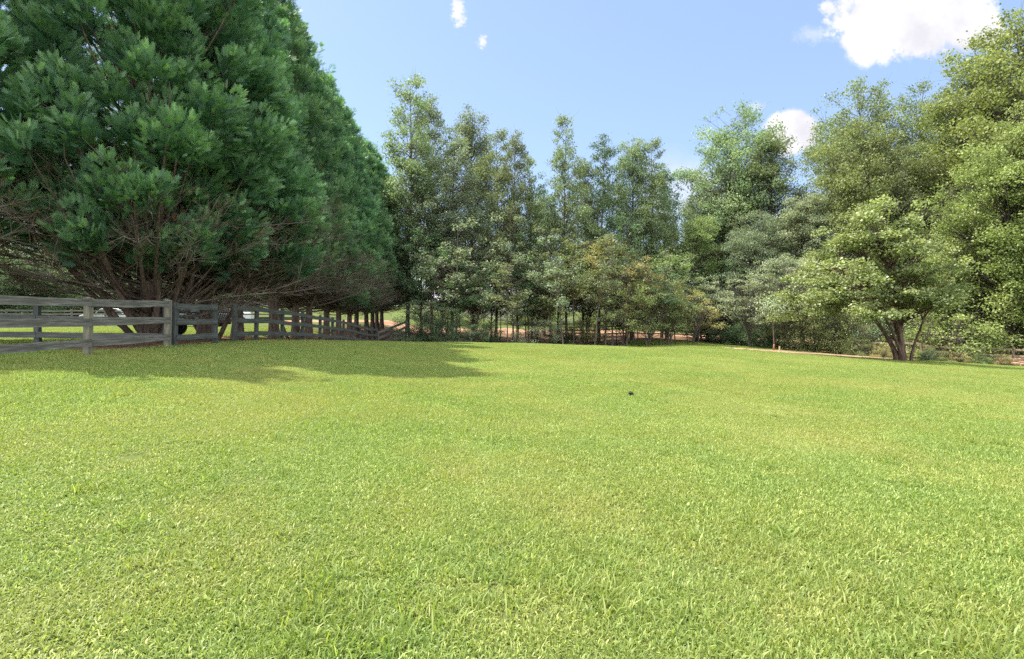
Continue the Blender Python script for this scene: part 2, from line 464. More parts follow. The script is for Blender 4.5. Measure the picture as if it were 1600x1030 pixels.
def decid(seed, H, hb, R, ncl, nleaf, ls, prof, clr, bark_r, up=.5, flat_=.7, stems=1, low=.3, spread=0, asp=.72, wav=.28, lobes=0):
    r = np.random.default_rng(seed)
    t = r.uniform(0, 1, ncl * 3)
    keep = r.uniform(0, 1.0, ncl * 3) < prof(t) ** .9
    t = t[keep][:ncl]; n = len(t)
    ph = r.uniform(0, 2 * np.pi, n)
    ph0 = r.uniform(0, 6, 4)
    lump = 1 + wav * np.sin(2 * ph + ph0[0] + 5 * t) + wav * .8 * np.sin(3 * ph + ph0[1] - 9 * t) + wav * .5 * np.sin(ph0[2] + 17 * t + ph)
    rad = R * prof(t) * lump * r.uniform(.12, 1, n) ** .5
    z = hb + (H - hb) * t
    lean = np.array([r.normal() * .02, r.normal() * .02])
    wv = r.uniform(0, 6, 2)
    def axis(zz): return np.stack([lean[0] * zz + .02 * H * .4 * np.sin(zz * 4 / H + wv[0]), lean[1] * zz + .02 * H * .4 * np.sin(zz * 3.3 / H + wv[1]), zz], -1)
    C = axis(z) * (1, 1, 1); C[:, 0] += np.cos(ph) * rad; C[:, 1] += np.sin(ph) * rad
    if lobes:
        tl = np.interp((np.arange(lobes) + .5) / lobes, [0, .5, 1], [.06, .52, .95]) + r.normal(size=lobes) * .02; pl_ = np.arange(lobes) * 2.4 + r.normal(size=lobes) * .3
        rl = R * prof(tl) * r.uniform(.35, .80, lobes)
        LC = np.stack([np.cos(pl_) * rl, np.sin(pl_) * rl, hb + (H - hb) * tl * .965], -1)
        sg_ = R * r.uniform(.15, .24, lobes)
        li = r.integers(0, lobes, n)
        o_ = r.normal(size=(n, 3)); o_ = norm(o_) * np.minimum(np.linalg.norm(o_, axis=1), 1.9)[:, None]
        C = LC[li] + o_ * sg_[li][:, None] * (1, 1, 1.15)
        C[:, :2] += axis(C[:, 2])[:, :2]; z = C[:, 2]; t = np.clip((z - hb) / (H - hb), 0, 1)
    # wood
    parts = []
    nst = stems
    zz = np.linspace(0, H * (.86 if lobes else .95), 14)
    if nst == 1:
        P = axis(zz)[None]; P[:, :, 2] -= .15 * (zz == 0)
        Rr = bark_r * (1 - zz / H * .93)[None] * (1 + .5 * np.exp(-zz / .35))[None]
        parts.append(tubes(P, Rr, 9))
        st_ax = None
    else:
        a0 = r.uniform(0, 2 * np.pi, nst); 
        P = []
        for i in range(nst):
            s = np.linspace(0, 1, 14); hh = H * r.uniform(.6, .92)
            out = R * r.uniform(.25, .6) * (1 + spread)
            d = np.array([np.cos(a0[i]), np.sin(a0[i])])
            P.append(np.stack([d[0] * (.06 + out * s ** 1.3), d[1] * (.06 + out * s ** 1.3), hh * s - .1 * (s == 0)], -1) + r.normal(size=(14, 3)) * .012 * H * s[:, None])
        P = np.array(P)
        Rr = (bark_r * (1 - .9 * np.linspace(0, 1, 14)))[None] * r.uniform(.6, 1, (nst, 1))
        parts.append(tubes(P, Rr, 7)); st_ax = P
    d = np.linalg.norm(C[:, :2] - axis(z)[:, :2], axis=1)
    if st_ax is None:
        z0 = np.clip(z - d * r.uniform(.35, 1.0, n) - .3, hb * .55, None)
        A = axis(z0)
    else:
        pick = r.integers(0, nst, n); k = np.clip((z / H * r.uniform(.4, .95, n) * 13).astype(int), 2, 12)
        A = st_ax[pick, k]
    B = (A + C) / 2 + np.stack([np.zeros(n), np.zeros(n), -.05 * d + r.normal(size=n) * .1], -1)
    PB = bez(A, B, C, 5) + r.normal(size=(n, 5, 3)) * .03 * np.linspace(0, 1, 5)[None, :, None] * (d[:, None, None] + .5) * .6
    rb = (bark_r * .28 * (d / R) ** .6 * (1 - z / H * .6) + .008)
    parts.append(tubes(PB, rb[:, None] * np.linspace(1, .25, 5)[None], 4))
    # twigs inside each cluster
    nt = 4
    T0 = np.repeat(PB[:, 3], nt, 0); T1 = np.repeat(C, nt, 0) + r.normal(size=(n * nt, 3)) * clr * .6
    PT = bez(T0, (T0 + T1) / 2 + r.normal(size=T0.shape) * .06, T1, 3)
    parts.append(tubes(PT, np.full((n * nt, 3), .008) * np.array([1.4, 1, .5]), 3))
    WV, WF = cat_vf(parts)
    # leaves
    cr = clr * r.uniform(.40, 1.40, n) * (.75 + .35 * (1 - t))
    cnt = np.maximum((nleaf * (cr / clr) ** 2 * r.uniform(.7, 1.3, n)).astype(int), 5)
    idx = np.repeat(np.arange(n), cnt); N = len(idx)
    off = norm(r.normal(size=(N, 3))) * (r.uniform(0, 1, (N, 1)) ** .5)
    off *= (1, 1, flat_)
    L = C[idx] + off * cr[idx][:, None]
    # strays
    st = r.uniform(size=N) < .06
    L[st] += r.normal(size=(st.sum(), 3)) * clr * .5
    crn = r.uniform(0, .45, n)
    LV, LF = leaf_quads(L, ls, up, asp, r)
    at = np.clip(crn[idx] + r.uniform(0, .6, N) ** 1.3, 0, 1)
    return (WV, WF), (LV, LF, at)


def proto(name, *a, **k):
    (WV, WF), (LV, LF, at) = decid(*a, **k)
    return dict(H=a[1], R=a[3], trunk=mesh_np(name + '_wood', WV, WF, smooth=True), crown=mesh_np(name + '_leaves', LV, LF, at))


P = {
    'tallA': proto('tall_a', 11, 24, 6.0, 3.0, 270, 115, .19, prof_tall, .85, .19),
    'tallB': proto('tall_b', 12, 24, 7.0, 3.0, 250, 115, .19, prof_tall, .85, .17),
    'tallC': proto('tall_c', 13, 22, 3.6, 2.6, 210, 105, .19, prof_tall, .75, .15, wav=.4),
    'ovalA': proto('oval_a', 21, 23, 4.0, 4.4, 430, 125, .18, prof_round, .95, .24, lobes=22),
    'ovalB': proto('oval_b', 22, 21, 2.6, 4.4, 400, 125, .18, prof_round, .95, .22, lobes=18),
    'roundA': proto('round_a', 31, 20, 2.0, 6.2, 520, 190, .18, prof_round, 1.05, .30, lobes=28),
    'roundB': proto('round_b', 32, 20, 1.2, 6.2, 520, 190, .18, prof_round, 1.05, .30, lobes=24),
    'bigA': proto('big_a', 33, 21, 1.5, 6.0, 640, 220, .17, prof_round, 1.0, .33, lobes=26),
    'bigB': proto('big_b', 34, 14, 2.4, 4.5, 500, 210, .14, prof_round, .8, .22, lobes=18),
    'underA': proto('under_a', 41, 8, 2.7, 2.4, 105, 100, .14, prof_round, .55, .07, flat_=.5),
    'underB': proto('under_b', 42, 8, 2.5, 2.6, 105, 100, .14, prof_round, .60, .07, flat_=.45, stems=3),
    'sapA': proto('sap_a', 43, 9, 2.8, 1.4, 34, 70, .14, prof_tall, .5, .055, wav=.4),
    'sapB': proto('sap_b', 44, 9, 3.6, 1.4, 30, 70, .14, prof_tall, .5, .045, wav=.4),
    'shrubA': proto('shrub_a', 51, 2.6, .1, 1.7, 100, 75, .085, prof_dome, .38, .03, stems=7, flat_=.8),
    'shrubB': proto('shrub_b', 52, 2.6, .1, 1.7, 100, 75, .085, prof_dome, .38, .03, stems=7, flat_=.8, wav=.35),
    'wispA': proto('wisp_a', 53, 4.2, 1.2, 2.0, 70, 65, .09, prof_round, .45, .045, stems=6, spread=.3, flat_=.6),
    'wispB': proto('wisp_b', 54, 4.2, 1.0, 2.0, 70, 65, .09, prof_round, .45, .045, stems=5, spread=.5, flat_=.6),
}
VISIBLE_TREES = []


def put_tree(pr, u, Y, vtop, w, col, label, cat='tree', name='broadleaf_tree', group='broadleaf trees of the wood edge', bark='bark', lean=(0, 0), rz=None):
    """u column, Y distance, vtop row of the top, w crown width in metres"""
    p = P[pr]; b = gp(u, Y)
    H = vz(vtop, Y) - b.z
    e = empty(name, b, label, cat, group)
    e.rotation_euler = (lean[0], lean[1], rng.uniform(0, 6.28) if rz is None else rz)
    s = w / (2 * p['R']); e.scale = (s, s, H / p['H'])
    for nm, me, mt in (('trunk', p['trunk'], M[bark]), ('crown', p['crown'], LEAF[col])):
        if len(me.materials) == 0: me.materials.append(mt)
        o = bpy.data.objects.new(nm, me); LK.link(o); o.parent = e
        o.material_slots[0].link = 'OBJECT'; o.material_slots[0].material = mt
    return e


BG = 'tall woodland trees behind the lawn'
UN = 'small trees under the tall woodland trees'
SH = 'shrubs at the woodland edge'
trees = [
    # centre, left to right: the tall ones
    ('tallA', 638, 48, 112, 6.0, 'poplar', 'tallest pale green tree, rising just right of the cypress row'),
    ('tallB', 672, 52, 150, 4.6, 'poplar', 'slim tall tree whose top shows just right of the tallest pale tree'),
    ('ovalA', 738, 54, 170, 7.0, 'oak', 'dull green round-topped oak left of the centre gap in the tree line'),
    ('tallA', 708, 47, 205, 5.0, 'blue', 'grey green tree standing in front and left of the round-topped oak'),
    ('tallC', 776, 50, 208, 4.8, 'oak', 'olive toned narrow tree directly right of the round-topped oak'),
    ('tallB', 806, 47, 206, 3.6, 'oak', 'narrow pointed tree on the left side of the centre sky notch'),
    ('tallC', 829, 50, 250, 3.6, 'poplar', 'short narrow tree sloping down into the centre sky notch'),
    ('ovalA', 850, 58, 300, 5.6, 'poplar', 'lower rounded tree at the bottom of the centre sky notch'),
    ('tallC', 884, 46, 184, 3.9, 'poplar', 'slender spire-like tree right of the centre sky notch, with a thin straight trunk'),
    ('tallB', 912, 52, 250, 4.6, 'oak', 'middling tree tucked right of the spire-like slender tree'),
    ('tallA', 938, 48, 214, 4.4, 'dark', 'dark green narrow tree second right of the centre sky notch'),
    ('ovalA', 988, 50, 212, 5.6, 'poplar', 'ragged-topped tree with upright twigs, left of the second sky notch'),
    ('tallC', 1018, 50, 222, 4.0, 'oak', 'tall ragged tree bounding the second sky notch on its left'),
    ('tallB', 1036, 54, 258, 4.2, 'dark', 'dark drooping tree at the edge of the second sky notch'),
    # right group
    ('roundA', 1108, 56, 268, 8.5, 'blue', 'grey green lower shoulder of the wood, just right of the second sky notch'),
    ('roundB', 1142, 55, 186, 13.5, 'poplar', 'large rounded tree left of the small white cloud'),
    ('ovalA', 1203, 52, 206, 8.2, 'oak', 'dull rounded tree with gaps, just under the small white cloud'),
    ('ovalB', 1085, 50, 330, 6.5, 'fresh', 'fresh green mid-height tree below the second sky notch'),
    ('roundA', 1335, 55, 140, 13.0, 'poplar', 'high rounded tree under the large white cloud'),
    ('roundB', 1352, 46, 190, 12.0, 'olive', 'yellow-olive rounded tree in front of the high rounded tree'),
    ('ovalA', 1255, 46, 300, 6.6, 'silver', 'grey silvery mid-height tree left of the olive rounded tree'),
    ('roundB', 1440, 54, 158, 10.5, 'oak', 'dull green tree half hidden between the high rounded tree and the right giant'),
    ('roundA', 1180, 48, 335, 7.5, 'blue', 'grey green tree below the dull rounded tree with gaps'),
    ('ovalB', 1298, 44, 320, 5.0, 'blue', 'thin grey green tree with pale twigs behind the redbud'),
    ('roundA', 1440, 44, 240, 9.0, 'oak', 'dark leafed tree above and right of the redbud'),
    ('bigA', 1590, 43, 22, 15.5, 'yellow', 'giant yellow green tree at the right edge of the photo'),
    ('bigA', 1505, 47, 118, 11.0, 'olive', 'large olive tree climbing left of the right-edge giant'),
    ('bigB', 1570, 34, 225, 9.2, 'yellow', 'bright yellow green tree low at the right edge, in front of the giant'),
    ('bigB', 1665, 33, 120, 9.0, 'yellow', 'yellow green tree cut by the right edge of the photo'),
    ('bigB', 1515, 38, 330, 6.5, 'fresh', 'fresh green low-crowned tree between the redbud and the right edge'),
    ('roundB', 1400, 54, 300, 9.0, 'dark', 'dark filler tree deep behind the redbud'),
]
for row in trees:
    put_tree(*row, group=BG)
under = [
    ('underA', 655, 46, 345, 5.2, 'dark', 'dark green small tree at the far end of the cypress row'),
    ('underA', 690, 44, 390, 4.6, 'dark', 'dark leafed sapling behind the end of the long fence'),
    ('sapA', 712, 42, 330, 4.5, 'blue', 'small tree with the thickest dark trunk right of the long fence'),
    ('underB', 740, 50, 400, 4.4, 'yellow', 'yellowish small tree in front of the grey house roof'),
    ('sapB', 773, 44, 350, 3.6, 'oak', 'thin-trunked tree right of the grey house roof'),
    ('sapA', 800, 43, 320, 3.8, 'blue', 'straight thin tree below the centre-left pointed trees'),
    ('underA', 768, 47, 380, 4.6, 'blue', 'blue-green small tree between two thin straight trunks'),
    ('sapB', 822, 46, 345, 3.2, 'dark', 'dark slim sapling left of the centre of the wood'),
    ('underB', 838, 45, 395, 4.6, 'dark', 'dark blue-green low tree at the very centre of the wood'),
    ('sapA', 858, 43, 340, 3.4, 'oak', 'dull slim sapling just right of the wood centre'),
    ('underA', 872, 49, 370, 4.8, 'blue', 'grey green understorey tree beneath the spire-like tree'),
    ('sapB', 898, 42, 365, 3.4, 'olive', 'olive sapling with a thin bare trunk beneath the spire-like tree'),
    ('underB', 915, 46, 372, 5.0, 'olive', 'olive understorey tree left of the ochre tree'),
    ('underA', 945, 44, 362, 5.0, 'ochre', 'upper ochre yellow small tree in the centre of the wood'),
    ('sapA', 958, 41, 350, 3.6, 'oak', 'straight young tree rising through the ochre foliage'),
    ('underB', 992, 41, 395, 4.4, 'ochre', 'lower ochre yellow small tree with feathery layers'),
    ('sapB', 976, 42, 330, 3.4, 'dark', 'young tree with a stout dark trunk beneath the ochre trees'),
    ('underA', 1042, 46, 392, 5.2, 'fresh', 'fresh green understorey tree left of the leaning bushes'),
    ('underB', 1090, 47, 420, 4.6, 'silver', 'pale leafed small tree beneath the rounded wood shoulder'),
    ('underA', 1128, 49, 400, 5.2, 'dark', 'dark small tree with two trunks above the ivy bank'),
    ('underB', 1172, 41, 422, 5.0, 'silver', 'pale silvery big-leaved small tree left of the redbud'),
    ('underA', 1225, 40, 392, 5.0, 'silver', 'silvery layered small tree touching the redbud on its left'),
    ('underA', 1480, 40, 395, 4.8, 'yellow', 'yellow-green layered small tree right of the redbud'),
    ('underB', 1540, 36, 420, 4.6, 'olive', 'olive small tree above the split rail fence at the far right'),
]
slim = np.random.default_rng(21)
for k in range(26):
    uu = 648 + 440 * (k + slim.uniform(.1, .9)) / 26
    YY = slim.uniform(39.5, 51)
    put_tree('sapA' if k % 2 else 'sapB', uu, YY, slim.uniform(335, 450), slim.uniform(1.8, 3.4), ('oak', 'blue', 'dark', 'olive')[k % 4],
             'slim young tree, thin dark stem, one of many crowding the foot of the centre wood', name='slim_tree', group='slim young stems at the foot of the centre wood',
             lean=(slim.normal() * .05, slim.normal() * .05))
for k in range(15):
    uu = 630 + 510 * (k + slim.uniform(.1, .9)) / 15
    YY = slim.uniform(72, 80)
    put_tree('shrubA' if k % 2 else 'shrubB', uu, YY, slim.uniform(462, 492), slim.uniform(5, 7.5), ('fresh', 'blue', 'yellow')[k % 3],
             'pale green bush beyond the strip of bare clay, glimpsed between the trunks', cat='bush', name='far_bush', group='bushes beyond the clay strip')
for row in under:
    put_tree(*row, name='small_tree', group=UN)
shr = [
    ('shrubA', 655, 41, 488, 3.6, 'dark', 'dark green thicket beside the end of the long fence'),
    ('shrubB', 692, 40, 484, 3.4, 'dark', 'dark shrub at the foot of the trees left of the thick trunk'),
    ('shrubA', 728, 40, 502, 3.0, 'dark', 'dark low shrub right of the thick dark trunk'),
    ('shrubB', 757, 42, 500, 2.8, 'dark', 'low dark shrub trailing down toward the red clay'),
    ('shrubA', 838, 42, 494, 3.4, 'blue', 'blue-green shrub between thin trunks in the wood centre'),
    ('shrubB', 880, 44, 510, 2.6, 'dark', 'dark shrub at the base of the spire-like tree'),
    ('shrubA', 918, 43, 496, 3.4, 'olive', 'olive shrub among thin trunks left of the stout trunk'),
    ('wispA', 1012, 39, 448, 4.4, 'olive', 'feathery olive bush with many thin stems, right of the stout trunk'),
    ('wispB', 1046, 40, 440, 4.4, 'fresh', 'feathery green bush with leaning stems, in the middle of the bush group'),
    ('wispA', 1082, 41, 452, 4.2, 'ochre', 'feathery tan-green bush on the right of the bush group'),
    ('wispB', 975, 44, 452, 4.4, 'olive', 'thin-stemmed olive bush partly behind the stout trunk'),
    ('shrubB', 1140, 46, 500, 3.4, 'dark', 'dark ivy-covered clump above the shaded bank'),
    ('shrubA', 1172, 44, 498, 3.4, 'dark', 'dark glossy clump on the shaded bank left of the young stake'),
    ('shrubB', 1205, 42, 496, 3.2, 'dark', 'dark clump just left of the brown-olive hedge bush'),
    ('wispA', 1236, 39, 468, 4.0, 'olive', 'brown-olive hedge bush nearest to the small stake'),
    ('shrubA', 1272, 39, 462, 4.0, 'olive', 'brown-olive bush in the middle of the hedge behind the dirt bed'),
    ('shrubB', 1312, 37.5, 478, 3.4, 'olive', 'brown-olive bush at the right end of the hedge behind the dirt bed'),
    ('shrubA', 1352, 41, 488, 3.6, 'dark', 'dark bush behind the split rail fence left of the redbud'),
    ('shrubB', 1440, 36.5, 500, 2.6, 'olive', 'small olive bush right beside the redbud trunk'),
    ('shrubA', 1480, 34.8, 480, 6.0, 'yellow', 'large yellow-green mounded bush behind the right split rail fence'),
    ('shrubB', 1535, 35.0, 490, 4.6, 'fresh', 'fresh green mounded bush right of the large yellow-green bush'),
    ('shrubB', 1590, 34, 478, 4.0, 'yellow', 'yellow-green bush at the right edge above the log pile'),
    ('shrubA', 1405, 40, 478, 4.4, 'blue', 'grey green bush directly behind the redbud trunk'),
    ('shrubA', 1380, 33.5, 535, 1.1, 'ochre', 'dry tan weed clump in front of the split rail fence left of the redbud'),
    ('shrubA', 1335, 36.2, 526, 2.2, 'olive', 'olive weed clump at the left end of the split rail fence'),
    ('shrubB', 1462, 32.6, 541, 1.5, 'olive', 'olive weed clump leaning on the fence just right of the redbud'),
    ('shrubA', 1500, 31.8, 552, 1.0, 'ochre', 'dry tan weed clump in the middle of the right fence run'),
    ('shrubB', 1535, 31.6, 551, 1.2, 'fresh', 'fresh green weed clump in front of the right fence run'),
    ('shrubA', 1566, 30.9, 551, .9, 'ochre', 'small tan weed clump left of the log pile'),
    ('shrubB', 1448, 31.2, 545, .9, 'dark', 'small dark green weed at the right foot of the redbud'),
]
for row in shr:
    put_tree(*row, cat='bush', name='woodland_shrub', group=SH)

# ---- redbud: several stems, wide layered crown
def make_redbud():
    b = gp(1412, 29.0)
    e = empty('redbud_tree', b, 'broad low redbud tree with light green leaves and several reddish stems at the lawn edge', 'tree')
    r = np.random.default_rng(5)
    stems = [(-3.6, .4, 5.2), (-2.0, -.7, 7.0), (-.9, .5, 6.6), (-1.3, 1.6, 6.2), (1.7, -.2, 4.6), (-2.9, -1.3, 4.6)]
    parts = []; ax = []
    for i, (dx, dy, h) in enumerate(stems):
        s = np.linspace(0, 1, 16)
        o0 = np.array([(-.28, -.12, .05, .14, .34, -.20)[i], (.05, -.12, .08, .16, -.05, -.14)[i]])
        Pp = np.stack([o0[0] + dx * s ** 1.35, o0[1] + dy * s ** 1.35, h * s - .15 * (s == 0)], -1)
        Pp[:, :2] += np.cumsum(r.normal(size=(16, 2)) * .045, 0) * s[:, None]
        ax.append(Pp)
        parts.append(tubes(Pp[None], ((.125, .14, .11, .10, .07, .09)[i] * (1 - .88 * s) * (1 + .6 * np.exp(-s * 14)))[None], 9))
    ax = np.array(ax)
    # layered pads of foliage, lower and farther out on the left
    pads = [(-1.9, 8.1, .9), (-2.9, 7.3, 1.1), (-.9, 7.2, 1.1), (-2.0, 6.6, 1.3), (-3.9, 6.3, 1.0), (.1, 6.4, 1.1), (-4.7, 5.4, 1.1), (-2.6, 5.6, 1.4), (-.6, 5.6, 1.4),
            (1.2, 5.6, 1.1), (-5.5, 4.5, 1.2), (-3.6, 4.6, 1.3), (-1.6, 4.7, 1.4), (.4, 4.6, 1.3), (2.1, 4.6, 1.1), (-5.9, 3.5, 1.1), (-4.2, 3.4, 1.3), (-2.4, 3.7, 1.4),
            (-.4, 3.5, 1.3), (1.4, 3.6, 1.3), (2.7, 3.8, .9), (-4.9, 2.4, .9), (-3.3, 2.8, 1.1), (1.0, 3.1, .9)]
    C = []
    for (px_, pz_, pr_) in pads:
        dep = 3.4 * (1 - ((pz_ - 2.0) / 7.2)) ** .7 + .3
        for q in range(3 if pz_ < 6.8 else 2):
            cx_, cy_, cz_ = px_ + r.normal() * .35, (-.75, .75, 0)[q] * dep + r.normal() * .4, pz_ + r.normal() * .28
            nn = r.integers(5, 9)
            off_ = r.normal(size=(nn, 2)) * pr_ * .52
            C.append(np.stack([cx_ + off_[:, 0], cy_ + off_[:, 1], cz_ - .10 * (off_ ** 2).sum(1) + r.normal(size=nn) * .13], -1))
    C = np.concatenate(C); n = len(C); C[:, 0] = -1.9 + (C[:, 0] + 1.9) * np.where(C[:, 0] > -1.9, .60, .74)
    d = ((C[:, None, None] - ax[None, :, 4:]) ** 2).sum(-1)
    fl = d.reshape(n, -1).argmin(1); si = fl // 12; ki = np.clip(fl % 12 + 4 - 3, 3, 15)
    A = ax[si, ki]
    B = (A + C) / 2 + (0, 0, .25)
    PB = bez(A, B, C, 6) + r.normal(size=(n, 6, 3)) * .03
    parts.append(tubes(PB, np.full((n, 1), .03) * np.linspace(1, .2, 6)[None], 4))
    WV, WF = cat_vf(parts)
    obj('trunk', mesh_np('redbud_wood', WV, WF, smooth=True), M['redbark'], e)
    cr = r.uniform(.32, .72, n); cnt = (120 * (cr / .6) ** 2).astype(int)
    idx = np.repeat(np.arange(n), cnt); N = len(idx)
    off = norm(r.normal(size=(N, 3))) * r.uniform(0, 1, (N, 1)) ** .5 * (1.15, 1.15, .5)
    # slightly drooping layers
    off[:, 2] -= .25 * (off[:, 0] ** 2 + off[:, 1] ** 2)
    L = C[idx] + off * cr[idx][:, None]
    LV, LF = leaf_quads(L, .125, .75, .95, r)
    at = np.clip(r.uniform(0, .4, n)[idx] + r.uniform(0, .65, N), 0, 1)
    me = mesh_np('redbud_leaves', LV, LF, at); obj('crown', me, LEAF['redbud'], e)


LEAF['redbud'] = leaf_mat('redbud_leaf', (.12, .16, .052), (.45, .47, .24), trans=.38, tcol=(1.1, 1.18, .55, 1), rough=.5, spec=.45)
make_redbud()

# ---- leyland cypress row
def frond_template(nf):
    """flat feathery spray along +x, one unit long, in the xy plane"""
    tri = [[(0, -.02, 0), (0, .02, 0), (1.0, 0, -.04)]]
    for i in range(nf):
        s = .12 + .80 * i / nf
        L = .42 * (1 - .62 * s) + .06
        for sg in (-1, 1):
            s2 = s + (.03 if sg > 0 else 0)
            ex, ey = s2 + L * .72, sg * L * .74
            tri.append([(s2 - .035, 0, 0), (s2 + .085, 0, 0), (ex, ey, .03 * sg - .03)])
            mx_, my_ = s2 + L * .36, sg * L * .36
            tri.append([(mx_ - .03, my_, .0), (mx_ + .05, my_ + sg * .05, 0), (mx_ + L * .46, my_ + sg * .02, .03)])
    return np.array(tri)                                   # (k,3,3)


FT_HI, FT_LO = frond_template(6), frond_template(4)


def fronds(C, D, size, T, r, keepup=.6):
    """sprays at C growing along D"""
    n = len(C); D = norm(D)
    up = norm(np.array([0, 0, 1.]) * keepup + r.normal(size=(n, 3)) * .6)
    b = norm(np.cross(up, D)); c = np.cross(D, b)
    t = T.reshape(-1, 3)
    V = C[:, None] + size[:, None, None] * (t[None, :, 0:1] * D[:, None] + t[None, :, 1:2] * b[:, None] + t[None, :, 2:3] * c[:, None])
    V = V.reshape(-1, 3)
    return V, np.arange(len(V)).reshape(-1, 3), len(T)


def cyp_r(t, R):
    """crown radius at relative height t"""
    return R * np.clip(1 - t, 0, 1) ** .62 * (.72 + .28 * sm(t, .12, .34)) 


def cypress(seed, H, R, npl, nfr, T, fs, stems=1, gap=None, dead=500, low=46, hb=.2, reach=1.0, zl=1.5):
    r = np.random.default_rng(seed)
    # trunk and stems
    parts = []
    s = np.linspace(0, 1, 18)
    Pm = np.stack([.12 * np.sin(s * 5 + seed), .12 * np.cos(s * 4 + seed), H * .98 * s - .2 * (s == 0)], -1)
    parts.append(tubes(Pm[None], (.185 * (1 - .93 * s) * (1 + .6 * np.exp(-s * 34)))[None], 10))
    if stems > 1:
        for i in range(stems):
            a = 2 * np.pi * i / stems + r.uniform(-.3, .3)
            out = R * r.uniform(.35, .75); hh = r.uniform(4.5, 7.5)
            Pp = np.stack([np.cos(a) * (.22 + out * s ** .9), np.sin(a) * (.22 + out * s ** .9), hh * s ** 1.15 - .15 * (s == 0)], -1)
            Pp += r.normal(size=(18, 3)) * .03
            parts.append(tubes(Pp[None], (r.uniform(.06, .10) * (1 - .9 * s))[None], 8))
    # boughs spread evenly over the crown, seven plumes on each
    nb = npl
    q_ = np.linspace(0.002, 1, 400); wgt = np.cumsum(cyp_r(hb + (1 - hb) * q_, 1) + .10); wgt /= wgt[-1]
    tb = hb + (1 - hb) * np.interp((np.arange(nb) + .5) / nb, wgt, q_)
    pb = np.arange(nb) * 2.39996 + r.normal(size=nb) * .16 + seed
    tb = np.clip(tb + r.normal(size=nb) * .010, hb, .99)
    lump = 1 + .07 * np.sin(3 * pb + seed + 9 * tb) + .06 * np.sin(5 * pb - 21 * tb)
    rb_ = cyp_r(tb, R) * lump * r.uniform(.70, 1.12, nb)
    el_b = np.radians(r.uniform(15, 48, nb) + 26 * tb)
    bax = np.stack([np.cos(pb) * np.cos(el_b), np.sin(pb) * np.cos(el_b), np.sin(el_b)], -1)
    btip = np.stack([np.cos(pb) * rb_, np.sin(pb) * rb_, tb * H], -1)
    bs = r.uniform(.65, 1.5, nb) * (1 - .5 * tb)
    m7 = 7
    pidx = np.repeat(np.arange(nb), m7); kk7 = np.tile(np.arange(m7), nb); n = len(pidx)
    prp = norm(np.cross(bax[pidx], r.normal(size=(n, 3))))
    ofs = np.where(kk7 == 0, 0, r.uniform(.30, .62, n)) * bs[pidx]
    ctr = btip[pidx] + prp * ofs[:, None] * (1, 1, .8) - bax[pidx] * (ofs * r.uniform(.5, 1.3, n))[:, None]
    ax = norm(bax[pidx] + prp * (ofs * .75)[:, None] + r.normal(size=(n, 3)) * .10 + (0, 0, .08))
    tip = ctr; ph = pb[pidx]; t = tb[pidx]; rad = np.linalg.norm(tip[:, :2], axis=1)
    # thin inner foliage behind the boughs
    ni = nb; jj = r.integers(0, nb, ni); f_ = r.uniform(.45, .72, ni)
    tip = np.concatenate([tip, btip[jj] * np.stack([f_, f_, np.ones(ni)], -1) + r.normal(size=(ni, 3)) * .3])
    ax = np.concatenate([ax, norm(bax[jj] + r.normal(size=(ni, 3)) * .3)]); t = np.concatenate([t, tb[jj]]); ph = np.concatenate([ph, pb[jj]])
    rad = np.linalg.norm(tip[:, :2], axis=1); n = len(tip)
    L = np.concatenate([bs[pidx] * np.where(kk7 == 0, 1.25, r.uniform(.7, 1.05, n - ni)), r.uniform(.7, 1.1, ni)])
    if gap is not None:
        kp = ~gap(tip, r); tip = tip[kp]; ph = ph[kp]; rad = rad[kp]; t = t[kp]; ax = ax[kp]; L = L[kp]; n = len(t)
    # one limb per bough, short shoots to the plumes
    def limb(T, rr_, w0, n7):
        m0 = len(T)
        A = np.stack([np.zeros(m0), np.zeros(m0), np.clip(T[:, 2] - rr_ * r.uniform(.5, 1.0, m0) - .3, zl * 1.1 + .3 * r.uniform(size=m0), None)], -1)
        B = A * .45 + T * .55 + np.stack([np.zeros(m0), np.zeros(m0), -.22 * rr_], -1)
        parts.append(tubes(bez(A, B, T, n7), (w0 + .009 * rr_)[:, None] * np.linspace(1.4, .3, n7)[None], 4))
    bt_in = btip - bax * (bs * .9)[:, None]
    limb(bt_in, rb_, .014, 8)
    own = np.concatenate([pidx, jj])
    if gap is not None: own = own[kp]
    S0 = bt_in[own] + r.normal(size=(n, 3)) * .05
    far_ = np.linalg.norm(tip - S0, axis=1) < 2.2
    S0 = S0[far_]; E0 = (tip - ax * (L * .45)[:, None])[far_]
    parts.append(tubes(bez(S0, (S0 + E0) / 2 - (0, 0, .06), E0, 4), np.full((len(S0), 1), .012) * np.linspace(1.2, .4, 4)[None], 3))
    WV, WF = cat_vf(parts)
    # sprays
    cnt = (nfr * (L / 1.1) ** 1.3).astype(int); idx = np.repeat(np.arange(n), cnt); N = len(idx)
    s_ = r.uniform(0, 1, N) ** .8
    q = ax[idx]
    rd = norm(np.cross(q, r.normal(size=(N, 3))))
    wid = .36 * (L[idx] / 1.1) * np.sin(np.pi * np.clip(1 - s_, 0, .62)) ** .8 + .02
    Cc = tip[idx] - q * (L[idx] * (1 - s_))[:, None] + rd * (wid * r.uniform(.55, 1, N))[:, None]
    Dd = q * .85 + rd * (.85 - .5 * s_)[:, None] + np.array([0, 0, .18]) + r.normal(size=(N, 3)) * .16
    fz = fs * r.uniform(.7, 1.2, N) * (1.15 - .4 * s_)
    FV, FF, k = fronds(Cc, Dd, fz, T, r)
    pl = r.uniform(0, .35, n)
    at = np.repeat(np.clip(pl[idx] * .8 + .62 * s_ ** 2.2 + r.uniform(-.1, .22, N), 0, 1), k)  # tips paler, inner sprays darker: new growth plus gap shade put into colour
